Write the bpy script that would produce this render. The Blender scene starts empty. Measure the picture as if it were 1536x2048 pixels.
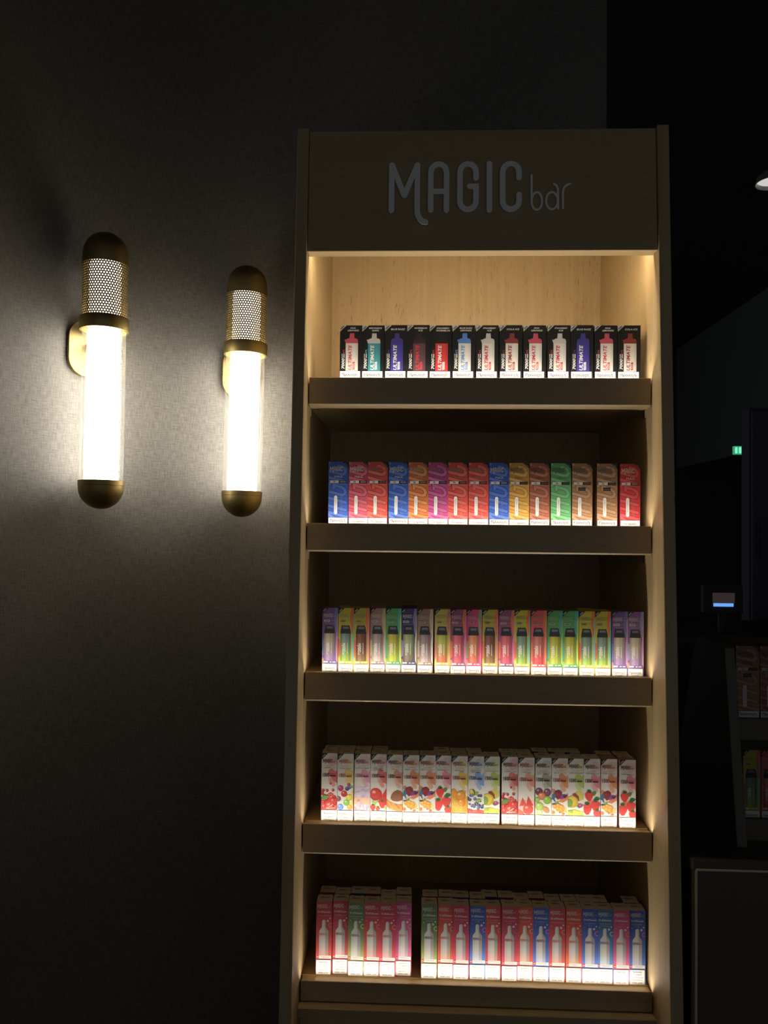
import bpy, bmesh, math, random
from mathutils import Matrix, Vector
random.seed(7)
SC = bpy.context.scene
COL = SC.collection
# ------------------------------------------------------------------ camera, world, exposure
cam_d = bpy.data.cameras.new('camera')
cam_d.sensor_fit = 'HORIZONTAL'
cam_d.sensor_width = 36.0
cam_d.lens = 36.0 * 1541.0 / 1536.0
cam_d.clip_start = 0.02
cam = bpy.data.objects.new('camera', cam_d)
COL.objects.link(cam)
PITCH, YAW, ROLL = 0.0213, -0.0387, 0.0100
fw = Vector((math.sin(YAW) * math.cos(PITCH), math.cos(YAW) * math.cos(PITCH), math.sin(PITCH)))
r0 = Vector((math.cos(YAW), -math.sin(YAW), 0))
u0 = r0.cross(fw)
rt = math.cos(ROLL) * r0 + math.sin(ROLL) * u0
up = -math.sin(ROLL) * r0 + math.cos(ROLL) * u0
mw = Matrix.Identity(4)
for i in range(3):
    mw[i][0], mw[i][1], mw[i][2] = rt[i], up[i], -fw[i]
mw[0][3], mw[1][3], mw[2][3] = -0.1167, -1.411, 0.0459
cam.matrix_world = mw
SC.camera = cam
world = bpy.data.worlds.new('night_room')
SC.world = world
world.use_nodes = True
bg = world.node_tree.nodes['Background']
bg.inputs['Color'].default_value = (0.95, 0.98, 1.04, 1)
bg.inputs['Strength'].default_value = 0.14
SC.view_settings.view_transform = 'Standard'
SC.view_settings.look = 'None'
SC.view_settings.exposure = 0.0
SC.view_settings.gamma = 1.0
SC.view_settings.use_curve_mapping = False
LED_POWER = 96.0
HEADER_LED_POWER = 92.0
SCONCE_POWER = 12.0

# ------------------------------------------------------------------ helpers
def lin(c):
    return tuple(((x / 255.0) / 12.92 if x / 255.0 <= 0.04045 else ((x / 255.0 + 0.055) / 1.055) ** 2.4) for x in c)

def new_mat(name):
    m = bpy.data.materials.new(name)
    m.use_nodes = True
    nt = m.node_tree
    return m, nt, nt.nodes['Principled BSDF']

def N(nt, kind, **kw):
    n = nt.nodes.new(kind)
    for k, v in kw.items():
        setattr(n, k, v)
    return n

def plain(name, rgb, rough=0.5, metal=0.0, noise=0.06):
    m, nt, b = new_mat(name)
    tc = N(nt, 'ShaderNodeTexCoord')
    no = N(nt, 'ShaderNodeTexNoise')
    no.inputs['Scale'].default_value = 60
    ramp = N(nt, 'ShaderNodeMapRange')
    ramp.inputs['To Min'].default_value = max(0.02, rough - noise)
    ramp.inputs['To Max'].default_value = rough + noise
    nt.links.new(tc.outputs['Object'], no.inputs['Vector'])
    nt.links.new(no.outputs['Fac'], ramp.inputs['Value'])
    nt.links.new(ramp.outputs['Result'], b.inputs['Roughness'])
    b.inputs['Base Color'].default_value = (*rgb, 1)
    b.inputs['Metallic'].default_value = metal
    return m

def wood(name, light, dark, pore, axis='Z', rough=0.45):
    m, nt, b = new_mat(name)
    tc = N(nt, 'ShaderNodeTexCoord')
    mp = N(nt, 'ShaderNodeMapping')
    s = [90.0, 90.0, 90.0]
    s['XYZ'.index(axis)] = 3.0
    mp.inputs['Scale'].default_value = s
    n1 = N(nt, 'ShaderNodeTexNoise')
    n1.inputs['Scale'].default_value = 1.0
    n1.inputs['Detail'].default_value = 4
    r1 = N(nt, 'ShaderNodeValToRGB')
    r1.color_ramp.elements[0].position = 0.35
    r1.color_ramp.elements[1].position = 0.7
    r1.color_ramp.elements[0].color = (*dark, 1)
    r1.color_ramp.elements[1].color = (*light, 1)
    mp2 = N(nt, 'ShaderNodeMapping')
    s2 = [420.0, 420.0, 420.0]
    s2['XYZ'.index(axis)] = 45.0
    mp2.inputs['Scale'].default_value = s2
    n2 = N(nt, 'ShaderNodeTexNoise')
    n2.inputs['Scale'].default_value = 1.0
    n2.inputs['Detail'].default_value = 1
    n3 = N(nt, 'ShaderNodeTexNoise')
    n3.inputs['Scale'].default_value = 7.0
    ad = N(nt, 'ShaderNodeMath', operation='MULTIPLY_ADD')
    ad.inputs[1].default_value = 0.28
    r2 = N(nt, 'ShaderNodeValToRGB')
    r2.color_ramp.elements[0].position = 0.82
    r2.color_ramp.elements[1].position = 0.89
    mx = N(nt, 'ShaderNodeMixRGB')
    mx.inputs['Color2'].default_value = (*pore, 1)
    bp = N(nt, 'ShaderNodeBump')
    bp.inputs['Strength'].default_value = 0.12
    bp.inputs['Distance'].default_value = 0.001
    L = nt.links.new
    L(tc.outputs['Object'], mp.inputs['Vector'])
    L(mp.outputs['Vector'], n1.inputs['Vector'])
    L(n1.outputs['Fac'], r1.inputs['Fac'])
    L(tc.outputs['Object'], mp2.inputs['Vector'])
    L(mp2.outputs['Vector'], n2.inputs['Vector'])
    L(tc.outputs['Object'], n3.inputs['Vector'])
    L(n3.outputs['Fac'], ad.inputs[0])
    L(n2.outputs['Fac'], ad.inputs[2])
    L(ad.outputs['Value'], r2.inputs['Fac'])
    L(r1.outputs['Color'], mx.inputs['Color1'])
    L(r2.outputs['Color'], mx.inputs['Fac'])
    L(mx.outputs['Color'], b.inputs['Base Color'])
    L(n1.outputs['Fac'], bp.inputs['Height'])
    L(bp.outputs['Normal'], b.inputs['Normal'])
    b.inputs['Roughness'].default_value = rough
    return m

def emis(name, rgb, power):
    m, nt, b = new_mat(name)
    b.inputs['Base Color'].default_value = (0.8, 0.8, 0.8, 1)
    b.inputs['Emission Color'].default_value = (*rgb, 1)
    b.inputs['Emission Strength'].default_value = power
    return m

OAK = wood('oak_veneer_vertical', (0.46, 0.345, 0.185), (0.41, 0.302, 0.155), (0.27, 0.185, 0.09), 'Z')
OAKX = wood('oak_veneer_horizontal', (0.405, 0.302, 0.162), (0.375, 0.277, 0.147), (0.31, 0.222, 0.114), 'X')
LEDM = emis('led_strip_light', (1.0, 0.925, 0.81), LED_POWER)
LEDH = emis('header_led_light', (1.0, 0.84, 0.60), HEADER_LED_POWER)
LEDBODY = plain('led_strip_tape', (.55, .53, .48), .5)
BRASS = plain('satin_brass', (0.33, 0.25, 0.105), 0.5, 1.0)
STEEL = plain('zinc_steel', (0.7, 0.68, 0.64), 0.25, 1.0)
LETTER = plain('grey_acrylic', (0.90, 0.90, 0.87), 0.4)
DARKP = plain('dark_painted_surface', (0.035, 0.034, 0.032), 0.6)
DARKP2 = plain('dark_floor_surface', (0.045, 0.042, 0.04), 0.4)
TANP = plain('dark_brown_laminate', (0.085, 0.072, 0.05), 0.5)

def mesh_obj(name, verts, faces, mat, parent=None, smooth=False, cols=None, matidx=None):
    me = bpy.data.meshes.new(name)
    me.from_pydata(verts, [], faces)
    for mm in (mat if isinstance(mat, (list, tuple)) else [mat]):
        me.materials.append(mm)
    if matidx:
        me.polygons.foreach_set('material_index', matidx)
    if cols:
        at = me.color_attributes.new('Col', 'FLOAT_COLOR', 'POINT')
        flat = []
        for c in cols:
            flat += [c[0], c[1], c[2], 1.0]
        at.data.foreach_set('color', flat)
    if smooth:
        me.polygons.foreach_set('use_smooth', [True] * len(me.polygons))
    me.update()
    return link(name, me, parent)

def link(name, me, parent=None):
    o = bpy.data.objects.new(name, me)
    COL.objects.link(o)
    if parent is not None:
        o.parent = parent
    return o

def empty(name, loc=(0, 0, 0), rz=0.0):
    o = bpy.data.objects.new(name, None)
    o.empty_display_size = 0.02
    o.location = loc
    o.rotation_euler = (0, 0, rz)
    COL.objects.link(o)
    return o

def tag(o, label=None, cat=None, group=None, kind=None):
    if label: o['label'] = label
    if cat: o['category'] = cat
    if group: o['group'] = group
    if kind: o['kind'] = kind
    return o

def bm_obj(name, bm, mat, parent=None, smooth=False):
    me = bpy.data.meshes.new(name)
    bm.normal_update()
    bm.to_mesh(me)
    bm.free()
    me.materials.append(mat)
    if smooth:
        me.polygons.foreach_set('use_smooth', [True] * len(me.polygons))
    return link(name, me, parent)

def box_bm(x0, x1, y0, y1, z0, z1, bev=0.0, seg=1):
    bm = bmesh.new()
    bmesh.ops.create_cube(bm, size=1.0)
    for v in bm.verts:
        v.co = Vector((x0 + (v.co.x + .5) * (x1 - x0), y0 + (v.co.y + .5) * (y1 - y0), z0 + (v.co.z + .5) * (z1 - z0)))
    if bev > 0:
        bmesh.ops.bevel(bm, geom=bm.edges[:], offset=bev, segments=seg, affect='EDGES', profile=0.5)
    return bm

def box(name, x0, x1, y0, y1, z0, z1, mat, parent=None, bev=0.0012):
    return bm_obj(name, box_bm(x0, x1, y0, y1, z0, z1, bev), mat, parent)

def prism_x(name, prof, x0, x1, mat, parent=None, bev=0.0):
    """extrude a (y, z) outline along x"""
    bm = bmesh.new()
    a = [bm.verts.new((x0, y, z)) for y, z in prof]
    b = [bm.verts.new((x1, y, z)) for y, z in prof]
    n = len(prof)
    bm.faces.new(a)
    bm.faces.new(b[::-1])
    for i in range(n):
        bm.faces.new((a[i], b[i], b[(i + 1) % n], a[(i + 1) % n]))
    bmesh.ops.recalc_face_normals(bm, faces=bm.faces[:])
    if bev > 0:
        bmesh.ops.bevel(bm, geom=bm.edges[:], offset=bev, segments=1, affect='EDGES', profile=0.5)
    return bm_obj(name, bm, mat, parent)

def prism_poly(name, outline, plane, d0, d1, mat, parent=None):
    """outline = 2-D points; plane 'XZ' extruded along y"""
    bm = bmesh.new()
    a = [bm.verts.new((p[0], d0, p[1])) for p in outline]
    b = [bm.verts.new((p[0], d1, p[1])) for p in outline]
    n = len(outline)
    bm.faces.new(a)
    bm.faces.new(b[::-1])
    for i in range(n):
        bm.faces.new((a[i], b[i], b[(i + 1) % n], a[(i + 1) % n]))
    bmesh.ops.recalc_face_normals(bm, faces=bm.faces[:])
    return bm_obj(name, bm, mat, parent)

def lathe(name, prof, mat, parent=None, n=48, cx=0.0, cy=0.0, smooth=True):
    verts, faces = [], []
    for r, z in prof:
        for k in range(n):
            a = 2 * math.pi * k / n
            verts.append((cx + r * math.cos(a), cy + r * math.sin(a), z))
    for i in range(len(prof) - 1):
        for k in range(n):
            k2 = (k + 1) % n
            faces.append((i * n + k, i * n + k2, (i + 1) * n + k2, (i + 1) * n + k))
    o = mesh_obj(name, verts, faces, mat, parent, smooth)
    if smooth:
        bm = bmesh.new()
        bm.from_mesh(o.data)
        bmesh.ops.remove_doubles(bm, verts=bm.verts[:], dist=1e-6)
        for e in bm.edges:
            if len(e.link_faces) == 2 and e.calc_face_angle(0) > 0.6:
                e.smooth = False
        bm.to_mesh(o.data)
        bm.free()
    return o

# ------------------------------------------------------------------ printed artwork on cartons
m, nt, b = new_mat('printed_carton')
ca = N(nt, 'ShaderNodeVertexColor', layer_name='Col')
ink = N(nt, 'ShaderNodeMixRGB', blend_type='MULTIPLY')
ink.inputs['Fac'].default_value = 1.0
ink.inputs['Color2'].default_value = (.60, .60, .61, 1)
nt.links.new(ca.outputs['Color'], ink.inputs['Color1'])
hs = N(nt, 'ShaderNodeHueSaturation')
hs.inputs['Saturation'].default_value = .96
nt.links.new(ink.outputs['Color'], hs.inputs['Color'])
nt.links.new(hs.outputs['Color'], b.inputs['Base Color'])
tcp = N(nt, 'ShaderNodeTexCoord')
nop = N(nt, 'ShaderNodeTexNoise')
nop.inputs['Scale'].default_value = 900
mrp = N(nt, 'ShaderNodeMapRange')
mrp.inputs['To Min'].default_value = 0.38
mrp.inputs['To Max'].default_value = 0.52
nt.links.new(tcp.outputs['Object'], nop.inputs['Vector'])
nt.links.new(nop.outputs['Fac'], mrp.inputs['Value'])
nt.links.new(mrp.outputs['Result'], b.inputs['Roughness'])
b.inputs['Specular IOR Level'].default_value = 0.35
PRINT = m

_font = bpy.data.curves.new('lettering', 'FONT')
_font.resolution_u = 2
_fobj = bpy.data.objects.new('lettering', _font)
COL.objects.link(_fobj)
_tc = {}
def glyphs(s, bold):
    k = (s, bold)
    if k not in _tc:
        _font.body = s.replace('\u03c0', '\u043f')   # the built-in pi outline overlaps itself
        _font.offset = 0.028 if bold else 0.0
        me = _fobj.to_mesh()
        vs = [(v.co.x, v.co.y) for v in me.vertices]
        fs = [tuple(p.vertices) for p in me.polygons]
        _fobj.to_mesh_clear()
        xs = [v[0] for v in vs] or [0, 1]
        _tc[k] = (vs, fs, min(xs), max(xs))
    return _tc[k]

def arc(cx, cy, rx, ry, a0, a1, n):
    return [(cx + rx * math.cos(math.radians(a0 + (a1 - a0) * i / n)), cy - ry * math.sin(math.radians(a0 + (a1 - a0) * i / n))) for i in range(n + 1)]

def logo_strokes(n=4):
    """letters of the brand sign as centre lines, (letter, half width, points), y down"""
    S = []
    h = 22
    S += [('M', h, [(64, 476), (64, 108)]), ('M', h, [(66, 108), (165, 356)]), ('M', h, [(165, 356), (266, 108)]),
          ('M', h, [(267, 108), (267, 470)] + arc(333, 470, 66, 102, 180, 270, n)[1:])]
    S += [('A', h, [(373, 476)] + arc(435, 168, 62, 66, 180, 0, n + 2) + [(497, 476)]), ('A', h, [(373, 325), (497, 325)])]
    S += [('G', h, [(728, 220)] + arc(665, 168, 63, 66, 0, 180, n + 2) + arc(665, 408, 63, 64, 180, 360, n + 2) + [(728, 286), (678, 286)])]
    S += [('I', h, [(833, 102), (833, 476)])]
    S += [('C', h, [(1065, 218)] + arc(1001, 168, 64, 66, 0, 180, n + 2) + arc(1001, 408, 64, 64, 180, 360, n + 2) + [(1065, 355)])]
    k = 8.5
    S += [('b', k, [(1164, 196), (1164, 420)]), ('b', k, arc(1204, 405, 41, 72, 0, 360, 2 * n + 4))]
    S += [('a', k, arc(1322, 403, 46, 70, 0, 360, 2 * n + 4)), ('a', k, [(1369, 468), (1369, 310), (1358, 280), (1338, 266)])]
    S += [('r', k, [(1407, 464), (1407, 330), (1416, 298), (1438, 275), (1464, 268)])]
    return S

def ribbon(pts, hw, cap=3):
    """closed outline of a thick polyline with round ends"""
    n = len(pts)
    closed = n > 3 and math.dist(pts[0], pts[-1]) < 1e-6
    def nrm(i):
        a = pts[max(i - 1, 0)] if not (closed and i == 0) else pts[n - 2]
        b2 = pts[min(i + 1, n - 1)] if not (closed and i == n - 1) else pts[1]
        t = [(pts[i][0] - a[0], pts[i][1] - a[1]), (b2[0] - pts[i][0], b2[1] - pts[i][1])]
        nn = []
        for q in t:
            l = math.hypot(*q)
            if l > 1e-9:
                nn.append((-q[1] / l, q[0] / l))
        sx, sy = sum(q[0] for q in nn), sum(q[1] for q in nn)
        l = math.hypot(sx, sy) or 1.0
        f = min(1.6, len(nn) / l) if len(nn) else 1
        return sx / l * f, sy / l * f
    left = [(pts[i][0] + nrm(i)[0] * hw, pts[i][1] + nrm(i)[1] * hw) for i in range(n)]
    right = [(pts[i][0] - nrm(i)[0] * hw, pts[i][1] - nrm(i)[1] * hw) for i in range(n)]
    quads = [[left[i], left[i + 1], right[i + 1], right[i]] for i in range(n - 1)]
    if not closed:
        for i, j in ((0, 1), (n - 1, n - 2)):
            dx, dy = pts[i][0] - pts[j][0], pts[i][1] - pts[j][1]
            a0 = math.atan2(dy, dx)
            quads.append([(pts[i][0] + hw * math.cos(a0 + math.pi * (k / (2.0 * cap) * 2 - 0.5)), pts[i][1] + hw * math.sin(a0 + math.pi * (k / (2.0 * cap) * 2 - 0.5))) for k in range(cap + 1)])
    return quads

EPS = 0.00005
class Art:
    """flat printed artwork in millimetres on a face w x h, colours in 0-255"""
    def __init__(s, w, h, x0=0.0, y0=0.0):
        s.w, s.h, s.x0, s.y0 = w, h, x0, y0
        s.v, s.f, s.c, s.k = [], [], [], 0
    def clip(s, pts):
        for ax, lim, sg in ((0, s.x0, 1), (0, s.w, -1), (1, s.y0, 1), (1, s.h, -1)):
            out = []
            for i in range(len(pts)):
                a, b2 = pts[i - 1], pts[i]
                da, db = sg * (a[ax] - lim), sg * (b2[ax] - lim)
                if (da >= 0) != (db >= 0):
                    t = da / (da - db)
                    out.append(tuple(a[q] + t * (b2[q] - a[q]) for q in (0, 1)))
                if db >= 0:
                    out.append(b2)
            pts = out
            if len(pts) < 3:
                return []
        return pts
    def raw(s, pts, cols, layer):
        b0 = len(s.v)
        s.k += 1
        off = layer * EPS + s.k * 1.5e-8
        area = sum(pts[i - 1][0] * pts[i][1] - pts[i][0] * pts[i - 1][1] for i in range(len(pts)))
        idx = list(range(b0, b0 + len(pts)))
        if area < 0:
            idx = idx[::-1]
        for p, c in zip(pts, cols):
            s.v.append(((p[0] - s.w / 2) / 1000, -off, p[1] / 1000))
            s.c.append(c)
        s.f.append(tuple(idx))
    def poly(s, pts, col, layer=1, clip=True):
        pts = s.clip(list(pts)) if clip else list(pts)
        if len(pts) >= 3:
            s.raw(pts, [lin(col)] * len(pts), layer)
    def rect(s, x0, y0, x1, y1, col, layer=1):
        s.poly([(x0, y0), (x1, y0), (x1, y1), (x0, y1)], col, layer)
    def grad(s, x0, y0, x1, y1, cols, layer=1):
        """vertical gradient, colours from bottom to top"""
        n = len(cols) - 1
        for i in range(n):
            a, b2 = y0 + (y1 - y0) * i / n, y0 + (y1 - y0) * (i + 1) / n
            ca_, cb = lin(cols[i]), lin(cols[i + 1])
            s.raw([(x0, a), (x1, a), (x1, b2), (x0, b2)], [ca_, ca_, cb, cb], layer)
    def ell(s, cx, cy, rx, ry, col, layer=1, n=14, rot=0.0):
        c, q = math.cos(rot), math.sin(rot)
        pts = []
        for i in range(n):
            a = 2 * math.pi * i / n
            x, y = rx * math.cos(a), ry * math.sin(a)
            pts.append((cx + x * c - y * q, cy + x * q + y * c))
        s.poly(pts, col, layer)
    def ring(s, cx, cy, r, t, col, layer=1):
        s.stroke([(cx + r * math.cos(a), cy + r * math.sin(a)) for a in [2 * math.pi * i / 12 for i in range(12)] + [0]], t, col, layer)
    def stroke(s, pts, hw, col, layer=1):
        for q in ribbon(pts, hw):
            s.poly(q, col, layer)
    def text(s, t, cx, cy, hh, col, layer=2, width=None, ang=0.0, shear=0.0, bold=False):
        vs, fs, xa, xb = glyphs(t, bold)
        sc = hh / 0.69
        sx = width / (xb - xa) if width else sc
        s.k += 1
        off = layer * EPS + s.k * 1.5e-8
        b0 = len(s.v)
        c, q = math.cos(math.radians(ang)), math.sin(math.radians(ang))
        col = lin(col)
        for x, y in vs:
            X = (x - (xa + xb) / 2) * sx + shear * (y - 0.345) * sc
            Y = (y - 0.345) * sc
            s.v.append(((cx + X * c - Y * q - s.w / 2) / 1000, -off, (cy + X * q + Y * c) / 1000))
            s.c.append(col)
        s.f += [tuple(b0 + i for i in f) for f in fs]
    def logo(s, x, base, width, col, layer=2, ang=0.0, fat=1.0, barcol=None, only=None, skew=0.0):
        k = width / 1428.0
        c, q = math.cos(math.radians(ang)), math.sin(math.radians(ang))
        for ch, hw, pts in logo_strokes(2):
            if only and ch not in only:
                continue
            P = []
            for a, d in pts:
                X, Y = (a - 42) * k, (498 - d) * k
                X += skew * Y
                P.append((x + X * c - Y * q, base + X * q + Y * c))
            cc = col if (ch.isupper() or not barcol) else barcol
            s.stroke(P, hw * k * fat, cc, layer)
    def build(s, name, mat=None, lift=0.0, squeeze=1.0):
        s.v = [(p[0], p[1], lift + p[2] * squeeze) for p in s.v]
        me = bpy.data.meshes.new(name)
        me.from_pydata(s.v, [], s.f)
        me.materials.append(mat or PRINT)
        at = me.color_attributes.new('Col', 'FLOAT_COLOR', 'POINT')
        flat = []
        for c in s.c:
            flat += [c[0], c[1], c[2], 1.0]
        at.data.foreach_set('color', flat)
        me.update()
        return me

def mixc(a, b2, t):
    return tuple(a[i] * (1 - t) + b2[i] * t for i in range(3))

def carton_mesh(w, h, d, side, top):
    """bevelled carton body with a tuck slot along the top rear edge"""
    bm = box_bm(-w / 2, w / 2, 0, d, 0, h - 0.0008, 0.0004)
    me = bpy.data.meshes.new('carton')
    bm.to_mesh(me)
    bm.free()
    me.materials.append(PRINT)
    at = me.color_attributes.new('Col', 'FLOAT_COLOR', 'POINT')
    cs = lin(side)
    flat = []
    for v in me.vertices:
        flat += [cs[0], cs[1], cs[2], 1.0]
    at.data.foreach_set('color', flat)
    return me

def flap_mesh(w, d, col):
    """lid panel of the carton: hinge in front, rounded shoulders and thumb notch at the rear"""
    t = 0.0007
    w2 = w / 2 - 0.0002
    out = [(-w2, 0.0003), (w2, 0.0003), (w2, d - 0.003), (w2 - 0.0016, d - 0.0006), (w * 0.22, d - 0.0003), (w * 0.17, d - 0.0016),
           (-w * 0.17, d - 0.0016), (-w * 0.22, d - 0.0003), (-w2 + 0.0016, d - 0.0006), (-w2, d - 0.003)]
    n = len(out)
    vs = [(x, y, 0) for x, y in out] + [(x, y, t) for x, y in out]
    fs = [tuple(range(n, 2 * n)), tuple(range(n - 1, -1, -1))] + [(i, (i + 1) % n, n + (i + 1) % n, n + i) for i in range(n)]
    me = bpy.data.meshes.new('top_flap')
    me.from_pydata(vs, [], fs)
    me.materials.append(PRINT)
    at = me.color_attributes.new('Col', 'FLOAT_COLOR', 'POINT')
    c = lin(col)
    at.data.foreach_set('color', [q for _ in vs for q in (c[0], c[1], c[2], 1.0)])
    return me

def top_print_mesh(w, d, col):
    a = Art(w * 1000, d * 1000)
    a.logo(w * 1000 * 0.24, d * 1000 * 0.50, w * 1000 * 0.58, col, 1, fat=1.25)
    me = a.build('top_print')
    for v in me.vertices:            # lay the print flat
        x, y, z = v.co
        v.co = (x, z, 0.0008 - y)
    me.flip_normals()
    for p in me.polygons:
        pass
    return me

WARN, WARN2, WARN3, WARN4, WARN5 = 'Προσοχή:', 'Το προϊόν', 'αυτό περιέχει', 'νικοτίνη, η', 'οποία είναι'
WHITE = (246, 244, 238)
TXT = (34, 29, 24)
def warning_art(w, h, lines, fh, edge=(40, 36, 32)):
    a = Art(w, h)
    a.rect(0.2, 0.0, w - 0.2, h, edge, 1)
    a.rect(0.55, 0.0, w - 0.55, h - 0.4, WHITE, 2)
    for t, cy, hh, ww in lines:
        a.text(t, w / 2, cy, hh, TXT, 3, width=ww, bold=True)
    return a

# ---- row 1 : black cartons with a bottle
def art_row1(p):
    cap, body, txt, spout, l1, l2, btl = p
    w, h = 42, 106
    a = Art(w, h)
    a.rect(0, 0, w, h, (27, 26, 25), 1)
    a.poly([(0, h), (12.6, h), (0, h - 12.6)], (205, 203, 195), 2)
    a.stroke([(2.2, h - 6.8), (6.8, h - 2.2)], 1.3, (120, 118, 112), 3)
    if l2:
        a.text(l1, 25, 100.4, 2.9, (235, 232, 224), 3, width=min(24, 2.6 * len(l1)), shear=.2, bold=True)
        a.text(l2, 25, 95.6, 2.9, (235, 232, 224), 3, width=min(26, 2.6 * len(l2)), shear=.2, bold=True)
    else:
        a.text(l1, 24.5, 98, 3.1, (235, 232, 224), 3, width=min(26, 2.9 * len(l1)), shear=.2, bold=True)
    a.poly([(18, 79), (18.8, 90), (27, 90), (27.6, 79)], cap, 2)
    sh = [(11, 70), (34.3, 70), (34.3, 75), (33, 78.5), (29.5, 80), (16, 80), (12.5, 78)]
    if spout:
        sh += [(11, 77.2), (8.4, 77.4), (9.6, 74.6)]
    a.poly(sh, cap, 3)
    lo = mixc(body, (0, 0, 0), .06)
    a.rect(11, 14.6, 34.3, 70, body, 3)
    a.rect(29.6, 14.6, 34.3, 70, lo, 4)
    a.rect(11, 14.6, 12.6, 70, lo, 4)
    a.text('ULTIMATE', 19.2, 41.5, 6.2, txt, 5, width=49, ang=90, shear=.25, bold=True)
    a.poly([(24, 17), (28.4, 18.2), (28.4, 33.5), (24, 32.2)], txt, 5)
    for q in range(3):
        a.stroke([(25 + q * 1.1, 19.5), (25 + q * 1.1, 30)], .22, body, 6)
    a.text('7000', 6.4, 29.4, 5.0, (240, 238, 230), 4, width=21, ang=90, shear=.25, bold=True)
    a.text('PUFFS', 4.7, 45, 1.9, (240, 238, 230), 4, width=8.4, ang=90, shear=.2, bold=True)
    a.rect(7.2, 41, 8.8, 49, (240, 238, 230), 4)
    a.text('BTL', 7.6, 54.2, 3.2, btl, 4, width=8, ang=90, shear=.25, bold=True)
    a.stroke([(34.6, 23), (42, 23)], .18, (60, 58, 55), 2)
    a.stroke([(0, 24), (4, 15)], .18, (60, 58, 55), 2)
    return a
# ---- row 2 : bright cartons with tone-on-tone giant letters
def art_row2(p):
    base, fl, foil_sheen = p  # foil reflection painted into the logo colour
    w, h = 37, 117.5
    a = Art(w, h)
    a.rect(0, 0, w, h, base, 1)
    hi = mixc(base, (255, 255, 255), .17)
    lo = mixc(base, (0, 0, 0), .22)
    a.rect(0, 76.5, w, h, mixc(base, (0, 0, 0), .12), 2)  # upper part darker: a printed split, with the light's falloff put into the tone
    for cc, dx, ly, fat in ((lo, 0.0, 3, 1.5), (hi, 0.0, 4, 0.98)):
        a.logo(35 + dx, -14.5, 168, cc, ly, ang=90, fat=fat, only='MAGIC', skew=.27)
    a.poly([(25.8, h), (w, h), (w, h - 10.8)], (26, 24, 24), 6)
    a.stroke([(30.6, h - 2.4), (34.6, h - 6.6)], .9, (96, 94, 90), 7)
    a.logo(2.6, 99.2, 32.5, foil_sheen, 7, fat=1.1, barcol=mixc(foil_sheen, base, .55))
    a.text('MAX', 19, 89.2, 4.3, foil_sheen, 7, width=15)
    a.rect(2.8, 76.9, 19, 81.8, (212, 210, 202), 6)
    a.rect(19.4, 76.9, 34, 81.8, (24, 22, 22), 6)
    a.text('0%', 11, 79.4, 2.6, (70, 66, 60), 7, bold=True)
    a.text('4000', 26.8, 79.4, 2.9, mixc(foil_sheen, (110, 105, 100), .4), 7, width=11.5, bold=True)
    a.rect(7.5, 74.6, 33.5, 75.1, mixc(hi, WHITE, .3), 6)
    if fl == 'HAZELNUT':                      # the tan cartons carry a small black tag
        a.rect(11, 66, 24.5, 72, (28, 25, 22), 6)
        a.rect(12.5, 68.3, 23, 69.5, (120, 112, 100), 7)
    pill = [(11 + 2.9 + 2.9 * math.cos(math.radians(t)), 50.2 + 2.9 * math.sin(math.radians(t))) for t in range(0, 181, 30)] + \
           [(13.9 + 2.9 * math.cos(math.radians(t)), 20 + 2.9 * math.sin(math.radians(t))) for t in range(180, 361, 30)]
    a.poly(pill, (238, 236, 228), 6)
    a.text('DISPOSABLE', 13.9, 35, 2.2, (116, 112, 104), 7, width=27, ang=-90)
    a.text(fl, 24.4, 33, 3.4, mixc(base, (150, 140, 130), .62), 7, width=min(44, 4.6 * len(fl)), ang=-90)
    return a
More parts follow.
